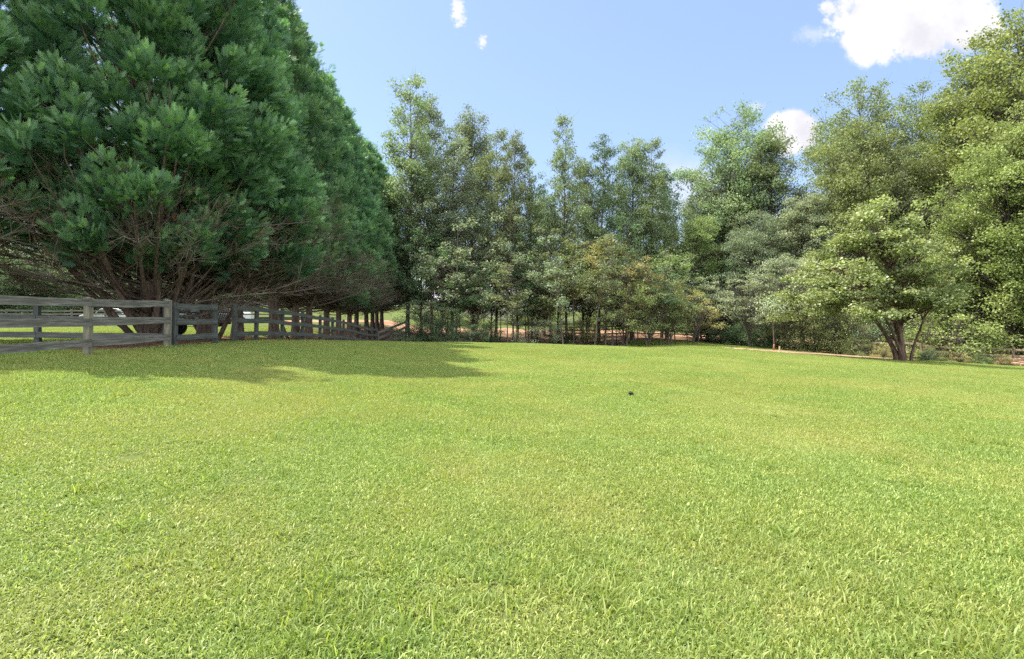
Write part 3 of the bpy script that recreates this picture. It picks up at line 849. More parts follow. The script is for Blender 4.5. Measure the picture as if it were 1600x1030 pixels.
    # lower bare branches with twigs, sweeping out and slightly up
    m_ = low
    pa = r.uniform(0, 2 * np.pi, m_); z0 = r.uniform(zl, zl + 2.7, m_); ro = R * r.uniform(.62, .95, m_) * reach
    z1 = z0 * .8 + r.uniform(.6, 1.7, m_)
    A2 = np.stack([np.cos(pa) * .1, np.sin(pa) * .1, z0], -1)
    C2 = np.stack([np.cos(pa) * ro, np.sin(pa) * ro, z1], -1)
    B2 = (A2 + C2) / 2 + r.normal(size=(m_, 3)) * .25 + (0, 0, -.1)
    P2 = bez(A2, B2, C2, 10)
    w1 = tubes(P2, r.uniform(.018, .045, m_)[:, None] * np.linspace(1.2, .2, 10)[None], 5)
    nt = 26
    kk = r.integers(2, 10, (m_, nt)); st = P2[np.arange(m_)[:, None], kk].reshape(-1, 3)
    out = np.repeat(np.stack([np.cos(pa), np.sin(pa), np.full(m_, .42)], -1), nt, 0)
    dr = norm(out + r.normal(size=out.shape) * .45)
    ln = r.uniform(.35, 1.15, m_ * nt)[:, None]
    md = st + dr * ln * .5 + r.normal(size=st.shape) * .03; en = st + dr * ln + np.array([0, 0, .12]) * ln
    w2 = tubes(bez(st, md, en, 4), np.full((m_ * nt, 1), .0075) * np.linspace(1.3, .45, 4)[None], 3)
    # fine side twigs
    st3 = np.repeat((st + en) / 2, 2, 0) + 0; dr3 = norm(np.repeat(dr, 2, 0) + r.normal(size=(len(st3), 3)) * .6)
    en3 = st3 + dr3 * r.uniform(.15, .45, (len(st3), 1))
    w3 = tubes(bez(st3, (st3 + en3) / 2, en3, 3), np.full((len(st3), 1), .0045) * np.array([[1.2, 1, .6]]), 3)
    TV, TF = cat_vf([w1, w2, w3])
    # dead brown sprays
    i3 = r.integers(0, len(en), dead)
    DV, DF, k3 = fronds(en[i3] + r.normal(size=(dead, 3)) * .12, dr[i3] + r.normal(size=(dead, 3)) * .3, r.uniform(.10, .20, dead), FT_LO, r)
    dat = np.repeat(r.uniform(0, 1, dead), k3)
    return dict(H=H, R=R, trunk=mesh_np('cypress_wood', WV, WF, smooth=True), twigs=mesh_np('cypress_twigs', TV, TF, smooth=True),
                dead=mesh_np('cypress_dead', DV, DF, dat), crown=mesh_np('cypress_crown', FV, FF, at))


def place_cyp(p, x, y, H, w, label, rz=0):
    e = empty('cypress_tree', (x, y, float(gz(x, y))), label, 'conifer', 'row of cypress trees along the fence')
    s = w / (2 * p['R']); e.scale = (s, s, H / p['H']); e.rotation_euler = (0, 0, rz)
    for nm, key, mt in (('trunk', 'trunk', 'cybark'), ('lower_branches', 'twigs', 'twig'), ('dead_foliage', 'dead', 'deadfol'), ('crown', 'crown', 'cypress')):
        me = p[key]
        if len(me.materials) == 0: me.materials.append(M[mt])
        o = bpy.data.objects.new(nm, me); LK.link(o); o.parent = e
    return e


def gap1(tip, r):
    # thin window through the left side of the first tree, and a high bare skirt
    a = (tip[:, 0] < -1.2) & (tip[:, 2] > 5.6) & (tip[:, 2] < 8.2) & (r.uniform(size=len(tip)) < .72)
    return a


c1 = cypress(3, 17, 4.9, 178, 46, FT_HI, .31, stems=8, gap=gap1, dead=1900, low=50, hb=.17, zl=.5)
c0 = cypress(9, 16, 4.6, 140, 38, FT_HI, .31, stems=4, dead=600, low=26, hb=.19, zl=1.4)
c2 = cypress(4, 17, 4.2, 165, 42, FT_HI, .31, stems=2, dead=1400, low=60, hb=.205, zl=1.5)
c3 = cypress(5, 17, 4.1, 160, 40, FT_LO, .33, stems=0, dead=900, low=56, hb=.195, reach=.86, zl=1.9)
c4 = cypress(6, 17, 4.1, 160, 40, FT_LO, .33, stems=0, dead=900, low=56, hb=.19, reach=.84, zl=1.9)
ordn = ['nearest', 'second', 'third', 'fourth', 'fifth', 'sixth', 'seventh', 'eighth', 'ninth', 'tenth', 'eleventh', 'twelfth', 'thirteenth', 'fourteenth']
place_cyp(c0, -14.4, 13.1, 18, 9.8, 'cypress at the left edge of the photo, its trunk out of frame', .4)
ys = [16.0, 19.4, 22.3, 25.6, 28.8, 31.9, 35.2, 38.3, 41.5, 44.6, 47.9, 51.2, 54.3, 57.5]
for i, y in enumerate(ys):
    p = (c1, c2, c3, c4, c2, c3, c4, c3, c4, c3, c4, c3, c4, c3)[i]
    lab = ('nearest cypress tree of the row, with several stems fanning out low behind the fence corner' if i == 0 else
           '%s cypress tree from the near end of the row along the fence' % ordn[i])
    if i == len(ys) - 1: lab = 'farthest cypress tree of the row, beside the broadleaf wood'
    place_cyp(p, row_x(y) + rng.normal() * .12, y, 17 * rng.uniform(.97, 1.06), 10.2 if i == 0 else 9.5 if i == 1 else 8.6 * rng.uniform(.96, 1.05), lab, 0 if i == 0 else rng.uniform(0, 6.28))

# ---- far wood and left background trees
def far_wood(name, x0, x1, y0, y1, h0, h1, n, ls, seed, mat):
    r = np.random.default_rng(seed)
    X = r.uniform(x0, x1, n); Y = r.uniform(y0, y1, n)
    hmax = h0 + (h1 - h0) * (.5 + .5 * np.sin(X * .11 + seed)) * (.7 + .3 * np.sin(X * .37 + 1)) 
    Z = gz(X, Y) + hmax * r.uniform(0, 1, n) ** .6
    C = np.stack([X, Y, Z], -1)
    idx = np.repeat(np.arange(n), 34)
    L = C[idx] + r.normal(size=(len(idx), 3)) * (1.1, 1.0, .75)
    V, F = leaf_quads(L, ls, .4, .8, r)
    at = np.clip(r.uniform(0, .5, n)[idx] + r.uniform(0, .5, len(idx)), 0, 1)
    return tag(obj(name, mesh_np(name, V, F, at), mat), 'pale green far-off wood seen through the gaps between trunks', 'woods', kind='stuff')


far_wood('distant_wood', -170, 190, 112, 135, 8, 15, 4200, .55, 3, LEAF['far'])
put_tree('ovalB', 30, 44, 395, 10, 'dark', 'dark green tree beyond the left fence, at the left edge', name='broadleaf_tree', group='trees across the left pasture')
put_tree('roundB', 112, 62, 340, 13, 'poplar', 'tree with a pale trunk beyond the left pasture, left of the cypress stems', name='broadleaf_tree', group='trees across the left pasture')
put_tree('roundA', 330, 72, 360, 14, 'oak', 'tree far beyond the parked cars, seen between cypress trunks', name='broadleaf_tree', group='trees across the left pasture')
put_tree('ovalA', 430, 75, 380, 12, 'fresh', 'far pasture tree seen beneath the middle of the cypress row', name='broadleaf_tree', group='trees across the left pasture')
put_tree('roundB', 210, 80, 350, 15, 'fresh', 'far pasture tree behind the cream house', name='broadleaf_tree', group='trees across the left pasture')
put_tree('ovalB', -30, 60, 330, 12, 'oak', 'far tree behind the dark tree at the left edge', name='broadleaf_tree', group='trees across the left pasture')

# ------------------------------------------------------------------ fences
def rail_mesh(L, h, th, seed, warp=.012, seg=8, rough_split=False):
    r = np.random.default_rng(seed)
    s = np.linspace(0, 1, seg + 1)
    wz = np.cumsum(r.normal(size=seg + 1)) * warp * .4; wz -= np.linspace(wz[0], wz[-1], seg + 1)
    wy = np.cumsum(r.normal(size=seg + 1)) * warp * .3; wy -= np.linspace(wy[0], wy[-1], seg + 1)
    V = []; F = []
    for i in range(seg + 1):
        hh = h / 2 * (1 + r.normal() * (.12 if rough_split else .015)); tt = th / 2 * (1 + r.normal() * (.12 if rough_split else .01))
        x = L * s[i]
        V += [(x, wy[i] - tt, wz[i] - hh), (x, wy[i] + tt, wz[i] - hh), (x, wy[i] + tt, wz[i] + hh), (x, wy[i] - tt, wz[i] + hh)]
    for i in range(seg):
        b = 4 * i
        for k in range(4):
            F.append((b + k, b + (k + 1) % 4, b + 4 + (k + 1) % 4, b + 4 + k))
    F.append((3, 2, 1, 0)); b = 4 * seg; F.append((b, b + 1, b + 2, b + 3))
    me = bpy.data.meshes.new('rail'); me.from_pydata([tuple(v) for v in V], [], F); me.update()
    return me


def post_mesh(w, h, seed, sq=True):
    r = np.random.default_rng(seed)
    mb = MB()
    n = 4 if sq else 9
    ring = []
    zs = [-.25, 0, h * .5, h - .015, h]
    for j, z in enumerate(zs):
        ww = w * (.5 if j < 4 else .44) * (math.sqrt(2) if sq else 1)
        for k in range(n):
            a = 2 * math.pi * k / n + math.pi / 4
            q = 1 if sq else 1 + r.normal() * .08
            ring.append((math.cos(a) * ww * q, math.sin(a) * ww * q, z + (r.normal() * .01 if j == 4 else 0)))
    fs = []
    for j in range(len(zs) - 1):
        for k in range(n):
            fs.append((j * n + k, j * n + (k + 1) % n, (j + 1) * n + (k + 1) % n, (j + 1) * n + k))
    fs.append(tuple((len(zs) - 1) * n + k for k in range(n)))
    mb.add(ring, fs)
    me = bpy.data.meshes.new('post'); me.from_pydata(mb.v, [], mb.f); me.update()
    return me


fseed = [100]
def fence(name, pts, heights, h, th, pw, ph, rm, pm, label, side=1, group=None, gap=.004, posts=True, rough_split=False, tilt=0.0, inset=False, endgap=0):
    """pts: list of (x,y); rails on the given side of the posts"""
    base = Vector((pts[0][0], pts[0][1], float(gz(*pts[0]))))
    e = empty(name, base, label, 'fence', group)
    r = np.random.default_rng(fseed[0])
    G = [Vector((x, y, float(gz(x, y)))) for x, y in pts]
    for i, g in enumerate(G):
        if posts is True or (posts and i in posts):
            fseed[0] += 1
            o = obj('post', post_mesh(pw, ph + r.normal() * .01, fseed[0], not rough_split), pm, e, g - base)
            d = (G[min(i + 1, len(G) - 1)] - G[max(i - 1, 0)]); o.rotation_euler = (r.normal() * .012, r.normal() * .012, math.atan2(d.y, d.x))
    for i in range(len(G) - 1):
        a, b = G[i], G[i + 1]
        d = (b - a); dh = Vector((d.x, d.y, 0)).normalized(); nrm = Vector((-dh.y, dh.x, 0)) * side
        for z in heights:
            fseed[0] += 1
            off = nrm * (0 if inset else (pw / 2 + th / 2 + .001))
            q0 = a + Vector((0, 0, z + r.normal() * tilt)) + off; q1 = b + Vector((0, 0, z + r.normal() * tilt)) + off
            dd = (q1 - q0).normalized(); q0 = q0 + dd * gap; q1 = q1 - dd * gap
            o = obj('rail', rail_mesh((q1 - q0).length, h * (1 + r.normal() * .02), th, fseed[0], rough_split=rough_split, warp=.05 if rough_split else .014), rm, e, q0 - base)
            v = q1 - q0
            o.rotation_euler = (0, -math.atan2(v.z, math.hypot(v.x, v.y)), math.atan2(v.y, v.x))
    return e


RH = [.27, .68, 1.08]
fence('board_fence', [(-8.52, 5.6), (-8.5, 8.3), (-8.5, 10.9), (-8.5, 13.42)], RH, .15, .028, .115, 1.17, M['railgrey'], M['postgrey'],
      'weathered unpainted three-board fence at the left, nearest the camera', side=-1, tilt=.012)
fence('board_fence', [(-8.62, 13.56), (-11.5, 13.2), (-14.2, 13.0), (-16.9, 12.9)], RH, .14, .028, .11, 1.20, M['raildark'], M['postdark'],
      'dark green-grey three-board fence running left from the fence corner', side=1, tilt=.008)
g0 = gp(272, 13.7); g1 = gp(336, 15.3)
fence('fence_panel', [(g0.x, g0.y), (g1.x, g1.y)], [.24, .63, 1.02], .14, .028, .11, 1.12, M['raildark'], M['postdark'],
      'short dark grey three-board fence panel right of the corner posts', side=-1, tilt=.004)
rowpts = [gp(367, 16.7), gp(400, 18.3), gp(441, 20.5), gp(473, 22.7), gp(500, 25.0), gp(520, 27.2), gp(537, 29.4), gp(551, 31.6), gp(563, 33.8), gp(573, 36.0), gp(582, 38.2), gp(589, 40.2)]
fence('board_fence', [(p.x, p.y) for p in rowpts], [.25, .66, 1.04], .14, .028, .11, 1.2, M['raildark'], M['postdark'],
      'long dark grey three-board fence receding along the cypress row', side=-1, tilt=.006)
def mound_fence():
    # the last stretch climbs a bank toward the wood
    a, b, c = (ux(591, 40.4), 40.4), (ux(612, 41.5), 41.5), (ux(636, 42.5), 42.5)
    e = empty('board_fence', (a[0], a[1], float(gz(*a))), 'grey-brown fence stretch climbing toward the wood at the far end of the long fence', 'fence')
    base = Vector(e.location)
    tops = [vz(520, 40.4), vz(512, 41.5), vz(502.5, 42.5)]
    P3 = [Vector((a[0], a[1], tops[0])), Vector((b[0], b[1], tops[1])), Vector((c[0], c[1], tops[2]))]
    for q in P3:
        g = float(gz(q.x, q.y))
        obj('post', post_mesh(.12, q.z - g + .06, 5), M['postgrey'], e, Vector((q.x, q.y, g)) - base)
    for i in (0, 1):
        for dz in (0, -.42, -.85):
            fseed[0] += 1
            q0 = P3[i] + Vector((0, -.08, dz)); q1 = P3[i + 1] + Vector((0, -.08, dz)); v = q1 - q0
            o = obj('rail', rail_mesh(v.length, .17, .035, fseed[0]), M['railgrey'], e, q0 - base)
            o.rotation_euler = (0, -math.atan2(v.z, math.hypot(v.x, v.y)), math.atan2(v.y, v.x))
mound_fence()
fence('board_fence', [(ux(u, 40 + .012 * u), 40 + .012 * u) for u in (-40, 10, 62, 112, 165, 218, 272, 325, 372, 425, 480)], [.5, .95, 1.2], .12, .03, .11, 1.3, M['railgrey'], M['postgrey'],
      'distant grey board fence across the far side of the left pasture', side=-1)
fence('split_rail_fence', [(ux(u, Y), Y) for u, Y in ((1322, 38.4), (1358, 37.2), (1398, 36.0), (1440, 34.9), (1486, 33.8), (1534, 32.6), (1584, 31.4), (1636, 30.3), (1690, 29.2))],
      [.22, .56, .92], .115, .09, .15, 1.06, M['split'], M['splitp'], 'rustic split rail fence behind the redbud along the right lawn edge', side=-1, rough_split=True, inset=True, gap=-.06, tilt=.03)
fence('split_rail_fence', [(ux(u, Y), Y) for u, Y in ((872, 57), (930, 56.5), (985, 56), (1040, 55), (1095, 54), (1135, 53))],
      [.35, .75, 1.1], .12, .09, .15, 1.25, M['split'], M['splitp'], 'old rail fence deep in the wood behind the feathery bushes', side=-1, rough_split=True, inset=True, gap=-.06, tilt=.02)

# log pile at the right fence end
pile = gp(1586, 30.7)
e = empty('log_pile', pile + Vector((.3, .3, 0)), 'pile of orange-brown cut logs by the split rail fence at the right edge', 'logs')
r = np.random.default_rng(3)
for k, (dx, dy, dz, L, rr) in enumerate([(-.5, 0, .11, 1.0, .12), (0, .15, .12, .9, .13), (.4, -.05, .10, 1.2, .11), (-.15, .1, .33, 1.1, .11), (.75, .1, .12, 1.4, .13), (.5, .1, .32, 1.3, .10), (.2, -.35, .08, .5, .09)]):
    a = r.uniform(-.5, .5) + (.2 if k % 2 else 0)
    v = Vector((math.cos(a), math.sin(a), r.uniform(-.05, .12))) * L / 2
    c = Vector((dx, dy, dz))
    mb = MB(); mb.tube([c - v, c - v * .3, c + v * .4, c + v], [rr, rr * 1.04, rr * .95, rr * .9], 10)
    mb.build('log', M['log'], e)

# ------------------------------------------------------------------ small things
st = gp(1218, 35.5)
mb = MB(); mb.box(-.035, .035, -.02, .02, -.2, .30); mb.prism([(-.035, .301), (.035, .301), (0, .34)], -.02, .02)
o = mb.build('wooden_stake', flat('bare_stake_wood', (.62, .47, .28), .8), None, st)
tag(o, 'short bare wooden stake standing at the left end of the dirt bed', 'stake')
yt = gp(1209, 36.5)
e = empty('young_tree', yt, 'very thin young trunk with a reddish base near the small stake', 'tree')
mb = MB(); mb.tube([(0, 0, -.2), (.02, 0, .5), (-.03, .02, 1.6), (-.10, 0, 3.4)], [.055, .045, .035, .02], 8); mb.build('trunk', M['bark'], e, smooth=True)
mb = MB(); mb.tube([(0, 0, -.1), (.01, 0, .22), (.02, 0, .42)], [.075, .062, .05], 8); mb.build('trunk_guard', flat('orange_red_bark', (.26, .11, .06), .8), e, smooth=True)
rr_ = np.random.default_rng(12)
L = np.array([-.1, 0, 3.0]) + rr_.normal(size=(900, 3)) * (.5, .5, .35)
V, F = leaf_quads(L, .12, .6, .8, rr_)
obj('crown', mesh_np('young_leaves', V, F, rr_.uniform(size=900)), LEAF['silver'], e)

# dark lump in the grass
b = gp(985, 9.9)
bm_v, bm_f = tubes(np.array([[(0, 0, .0), (0.01, 0, .02), (.0, .01, .045), (.0, .0, .06)]], float), np.array([[.045, .055, .045, .01]]), 10)
o = obj('pine_cone', mesh_np('pine_cone', bm_v, bm_f, smooth=True), flat('dark_cone', (.03, .022, .018), .9), None, b + Vector((0, 0, .02)))
tag(o, 'small dark cone lying alone on the sunny lawn right of centre', 'cone')

# ---- utility trailer behind the nearest cypress
def trailer():
    c = Vector((-13.0, 20.6, float(gz(-13.0, 20.6))))
    e = empty('utility_trailer', c, 'black utility trailer with pale spoked wheel parked behind the nearest cypress', 'trailer')
    blk = flat('black_steel', (.018, .018, .02), .45, spec=.5); wh = flat('pale_rim', (.62, .62, .60), .4); rub = flat('tyre_rubber', (.02, .02, .02), .9)
    deckm = noise_mat('old_deck_boards', [(0.3, (.07, .055, .04)), (.7, (.17, .14, .11))], 3, (1, 8, 8))
    mb = MB()
    for y in (-.85, .85): mb.box(-1.6, 1.9, y - .04, y + .04, .42, .54)
    for x in (-1.6, -.7, .2, 1.05, 1.86): mb.box(x, x + .06, -.81, .81, .43, .53)
    mb.bar((-1.6, -.8, .48), (-2.7, 0, .46), .07, .09); mb.bar((-1.6, .8, .48), (-2.7, 0, .46), .07, .09)
    mb.build('frame', blk, e)
    mb = MB()
    for y in (-.84, .84):
        mb.box(-1.6, 1.9, y - .02, y + .02, .86, .90)
        for x in (-1.58, -.6, .3, 1.1, 1.86): mb.box(x, x + .04, y - .018, y + .018, .54, .86)
    mb.build('side_rail', blk, e)
    mb = MB()
    for k in range(11): mb.box(-1.56, 1.84, -.80 + k * .146, -.80 + k * .146 + .138, .545, .575)
    mb.build('deck', deckm, e)
    mb = MB()
    for k in range(9): mb.bar((1.93 + .0, -.78 + k * .195, .50), (2.25, -.78 + k * .195, 1.45), .035, .035)
    mb.bar((1.93, -.8, .52), (1.93, .8, .52), .05, .05); mb.bar((2.25, -.8, 1.45), (2.25, .8, 1.45), .05, .05)
    mb.build('ramp', flat('rusty_steel', (.16, .10, .08), .7), e)
    for y in (-1.02, 1.02):
        w = MB(); w.cyl((0, 0, 0), (0, 1, 0), .31, .19, 28); wo_ = w.build('wheel', rub, e, Vector((-.15, y, .31)), bevel=.03)
        rm = MB()
        sg = -1 if y < 0 else 1
        rm.cyl((0, sg * .10, 0), (0, 1, 0), .06, .03, 16)
        for k in range(8):
            a = k * math.pi / 4
            rm.bar((math.cos(a) * .05, sg * .10, math.sin(a) * .05), (math.cos(a) * .19, sg * .10, math.sin(a) * .19), .02, .055)
        n = 28
        for k in range(n):
            a0 = 2 * math.pi * k / n; a1 = 2 * math.pi * (k + 1) / n
            rm.bar((math.cos(a0) * .205, sg * .10, math.sin(a0) * .205), (math.cos(a1) * .205, sg * .10, math.sin(a1) * .205), .03, .04)
        rm.build('rim', wh, wo_)
        f = MB(); pts = [(-.5, .60), (-.42, .69), (.12, .69), (.2, .60)]
        f.prism([(x_, z_) for x_, z_ in pts] + [(.17, .585), (.10, .665), (-.40, .665), (-.47, .585)], y - .12, y + .12)
        f.build('fender', blk, e)
    e.rotation_euler = (0, 0, .10)
trailer()

# ---- parked cars far behind
def car(c, rz, body_col, label, length=4.6, pickup=False):
    e = empty('parked_car', c, label, 'car', 'vehicles parked across the left pasture'); e.rotation_euler = (0, 0, rz)
    paint = flat('car_paint_' + label.split()[0], body_col, .25, spec=.6, var=.03); gl = flat('car_glass', (.03, .04, .05), .05, spec=.8); rub = flat('tyre_rubber', (.02, .02, .02), .9)
    hl = length / 2
    body = [(-hl, .38), (-hl + .05, .80), (-hl + .3, .90), (-.9, .96), (hl - .45, .98), (hl - .05, .9), (hl, .45), (hl - .1, .28), (-hl + .1, .28)]
    MB().prism(body, -.88, .88).build('body', paint, e, bevel=.06)
    cab = [(-1.0, .95), (-.45, 1.47), (.35 if pickup else .95, 1.50), (.55 if pickup else 1.65, .97)]
    cb = MB().prism(cab, -.74, .74).build('cabin', paint, e, bevel=.05)
    win = [(x_ * .92 + .02, .98 + (z_ - .95) * .84) for x_, z_ in cab]
    for y in (-.757, .757): MB().prism(win, y - .012, y + .012).build('side_window', gl, e)
    MB().bar((-1.0, 0, 1.02), (-.52, 0, 1.43), 1.25, .02).build('windscreen', gl, e)
    for x in (-1.45, 1.4):
        for y in (-.82, .82):
            w = MB().cyl((0, 0, 0), (0, 1, 0), .33, .21, 24).build('wheel', rub, e, Vector((x, y, .33)), bevel=.03)
            MB().cyl((0, math.copysign(.11, y), 0), (0, 1, 0), .2, .02, 16).build('rim', flat('alloy', (.5, .5, .5), .3, metal=.6), w)
    for y in (-.6, .6): MB().box(-hl - .01, -hl + .06, y - .16, y + .16, .62, .76).build('headlight', flat('lamp_glass', (.8, .8, .8), .1), e)
    return e


p = gp(305, 38.5); car(p, .35, (.05, .08, .11), 'dark blue-grey car seen between the cypress trunks')
p = gp(172, 52); car(p, .1, (.75, .75, .74), 'white car parked beyond the left pasture fence')
p = gp(365, 58); car(p, 0, (.55, .57, .58), 'silver car far away seen in the gap beside the tall gate post')

# ---- houses
def house(c, rz, w, d, h, rh, wallc, roofc, label, win, ridge_x=True, door=None):
    e = empty('house', c, label, 'house'); e.rotation_euler = (0, 0, rz)
    wall = noise_mat('siding', [(0.3, tuple(x * .9 for x in wallc)), (.7, wallc)], 2, (1, 1, 12), bump=.2)
    roof = noise_mat('shingles', [(0.3, tuple(x * .75 for x in roofc)), (.7, roofc)], 8, bump=.4)
    trim = flat('white_trim', (.75, .75, .73), .6); gl = flat('window_glass', (.06, .08, .10), .1)
    mb = MB()
    pts = [(-w / 2, -.6), (w / 2, -.6), (w / 2, h), (0, h + rh * .97), (-w / 2, h)]
    if ridge_x: mb.box(-w / 2, w / 2, -d / 2, d / 2, -.6, h)
    else: mb.prism(pts, -d / 2, d / 2)
    mb.build('wall', wall, e)
    mb = MB()
    o_ = .45
    if ridge_x:
        for sg in (-1, 1):
            y1 = sg * (d / 2 + o_)
            mb.add([(-w / 2 - o_, y1, h - .05), (w / 2 + o_, y1, h - .05), (w / 2 + o_, 0, h + rh), (-w / 2 - o_, 0, h + rh),
                    (-w / 2 - o_, y1, h + .1), (w / 2 + o_, y1, h + .1), (w / 2 + o_, 0, h + rh + .15), (-w / 2 - o_, 0, h + rh + .15)],
                   [(0, 1, 2, 3), (7, 6, 5, 4), (0, 4, 5, 1), (1, 5, 6, 2), (3, 7, 4, 0), (2, 6, 7, 3)])
        for x in (-w / 2, w / 2 - .1):
            mb.add([(x, -d / 2, h), (x, d / 2, h), (x, 0, h + rh), (x + .1, -d / 2, h), (x + .1, d / 2, h), (x + .1, 0, h + rh)], [(0, 2, 1), (3, 4, 5), (0, 3, 5, 2), (1, 2, 5, 4)])
    else:
        for sg in (-1, 1):
            x1 = sg * (w / 2 + o_)
            mb.add([(x1, -d / 2 - o_, h - .1), (x1, d / 2 + o_, h - .1), (0, d / 2 + o_, h + rh), (0, -d / 2 - o_, h + rh),
                    (x1, -d / 2 - o_, h + .08), (x1, d / 2 + o_, h + .08), (0, d / 2 + o_, h + rh + .18), (0, -d / 2 - o_, h + rh + .18)],
                   [(0, 1, 2, 3), (7, 6, 5, 4), (0, 4, 5, 1), (1, 5, 6, 2), (3, 7, 4, 0), (2, 6, 7, 3)])
    mb.build('roof', roof, e)
    for (x, z, ww, wh) in win:
        f = MB()
        y = -d / 2
        f.box(x - ww / 2 - .1, x - ww / 2, y - .06, y + .02, z, z + wh); f.box(x + ww / 2, x + ww / 2 + .1, y - .06, y + .02, z, z + wh)
        f.box(x - ww / 2 - .1, x + ww / 2 + .1, y - .06, y + .02, z + wh, z + wh + .1); f.box(x - ww / 2 - .1, x + ww / 2 + .1, y - .08, y + .02, z - .1, z)
        f.box(x - .025, x + .025, y - .055, y - .01, z, z + wh); f.box(x - ww / 2, x + ww / 2, y - .05, y - .012, z + wh / 2 - .025, z + wh / 2 + .025)
        fo = f.build('window', trim, e)
        MB().box(x - ww / 2, x + ww / 2, y - .03, y + .01, z, z + wh).build('pane', gl, fo)
    if door:
        MB().box(door - .5, door + .5, -d / 2 - .04, -d / 2 + .02, -.1, 2.1).build('door', flat('door_paint', (.25, .12, .08), .5), e)
    return e


p = gp(735, 88); house(p, .12, 14, 9, 2.7, 3.0, (.62, .50, .40), (.40, .37, .39), 'tan house with a wide grey roof far behind the centre trunks', [(-5, .9, 1.2, 1.3), (-2.4, .9, 1.2, 1.3), (2.6, .9, 1.2, 1.3), (5, .9, 1.2, 1.3)], door=.3)
p = gp(80, 66); house(p, -.1, 8, 9, 2.3, 1.6, (.72, .66, .54), (.42, .40, .37), 'low cream house with a front gable across the left pasture', [(-2.4, .8, 1.1, 1.2), (2.4, .8, 1.1, 1.2)], ridge_x=False, door=0)

# ------------------------------------------------------------------ grass
def blade_patch(seed, size, n, h, w, lean=.9, wide=0.0, straw=.05):
    r = np.random.default_rng(seed)
    ang = r.uniform(0, 2 * np.pi, n)
    if lean > 5:  # tuft: blades radiate from the middle
        base = r.normal(size=(n, 2)) * size * .18; lean = 1.1
    else:
        base = r.uniform(-size / 2, size / 2, (n, 2))
    H = h * r.uniform(.55, 1.35, n); Wd = w * r.uniform(.7, 1.3, n) * (1 + wide * (r.uniform(size=n) < .15))
    la = r.uniform(.15, lean, n)
    d = np.stack([np.cos(ang), np.sin(ang)], -1); sd_ = np.stack([-d[:, 1], d[:, 0]], -1)
    tw = r.normal(size=n) * .7
    sdx = np.stack([sd_[:, 0] * np.cos(tw) + d[:, 0] * np.sin(tw), sd_[:, 1] * np.cos(tw) + d[:, 1] * np.sin(tw)], -1)
    V = []
    for f, ww in ((0, .75), (.55, 1.0), (1.0, .12)):
        a = la * (.30 + .95 * f)
        rr = H * f
        ctr = np.concatenate([base + d * (np.sin(a) * rr)[:, None], (np.cos(a) * rr)[:, None] - .004], -1)
        off = np.concatenate([sdx * (Wd * ww / 2)[:, None], np.zeros((n, 1))], -1)
        V += [ctr - off, ctr + off]
    V = np.stack(V, 1).reshape(-1, 3)
    b = np.arange(n)[:, None] * 6
    F = np.concatenate([b + [0, 1, 3, 2], b + [2, 3, 5, 4]], 1).reshape(-1, 4)
    at = r.uniform(0, .75, n) ** 1.2
    at[r.uniform(size=n) < straw] = 1.0
    return mesh_np('grass_patch', V, F, np.repeat(at, 2))


src = bpy.data.collections.new('grass_sources')
spec = [blade_patch(61, .7, 2900, .031, .0052, lean=1.35, wide=.9), blade_patch(62, .7, 2900, .028, .0052, lean=1.4, wide=.7), blade_patch(63, .7, 2800, .035, .0055, lean=1.3, wide=1.0),
        blade_patch(64, .7, 2900, .030, .0052, lean=1.4, straw=.16), blade_patch(65, .30, 70, .075, .0085, lean=9, straw=.02), blade_patch(66, .34, 60, .095, .0095, lean=9, straw=.02)]
for i, me in enumerate(spec):
    me.materials.append(M['grass'])
    o = bpy.data.objects.new('grass_patch_%02d' % i, me); src.objects.link(o)


def grass_field(name, pts, rot, scl, idx, label):
    me = bpy.data.meshes.new(name)
    n = len(pts)
    me.vertices.add(n); me.vertices.foreach_set('co', np.ascontiguousarray(pts, np.float32).ravel())
    for nm, ty, dat in (('rot', 'FLOAT_VECTOR', rot), ('scl', 'FLOAT_VECTOR', scl), ('idx', 'INT', idx)):
        a = me.attributes.new(nm, ty, 'POINT')
        if ty == 'INT': a.data.foreach_set('value', np.ascontiguousarray(dat, np.int32))
        else: a.data.foreach_set('vector', np.ascontiguousarray(dat, np.float32).ravel())
    me.update()
    o = obj(name, me)
    ng = bpy.data.node_groups.new(name + '_nodes', 'GeometryNodeTree')
    ng.interface.new_socket('Geometry', in_out='INPUT', socket_type='NodeSocketGeometry')
    ng.interface.new_socket('Geometry', in_out='OUTPUT', socket_type='NodeSocketGeometry')
    N = ng.nodes; Lk = ng.links
    gi = N.new('NodeGroupInput'); go = N.new('NodeGroupOutput')
    ci = N.new('GeometryNodeCollectionInfo'); ci.inputs[0].default_value = src
    ci.inputs['Separate Children'].default_value = True; ci.inputs['Reset Children'].default_value = True
    iop = N.new('GeometryNodeInstanceOnPoints'); iop.inputs['Pick Instance'].default_value = True
    def att(nm, ty):
        a = N.new('GeometryNodeInputNamedAttribute'); a.data_type = ty; a.inputs[0].default_value = nm
        return a.outputs[0]
    Lk.new(gi.outputs[0], iop.inputs['Points']); Lk.new(ci.outputs[0], iop.inputs['Instance'])
    Lk.new(att('idx', 'INT'), iop.inputs['Instance Index'])
    Lk.new(att('rot', 'FLOAT_VECTOR'), iop.inputs['Rotation']); Lk.new(att('scl', 'FLOAT_VECTOR'), iop.inputs['Scale'])
    Lk.new(iop.outputs[0], go.inputs[0])
    md = o.modifiers.new('grass', 'NODES'); md.node_group = ng
    return tag(o, label, 'grass', kind='stuff')


r = np.random.default_rng(77)
def cells(x0, x1, y0, y1, s):
    X, Y = np.meshgrid(np.arange(x0, x1, s), np.arange(y0, y1, s)); X = X.ravel(); Y = Y.ravel()
    return X + r.uniform(-.35, .35, len(X)) * s, Y + r.uniform(-.35, .35, len(Y)) * s


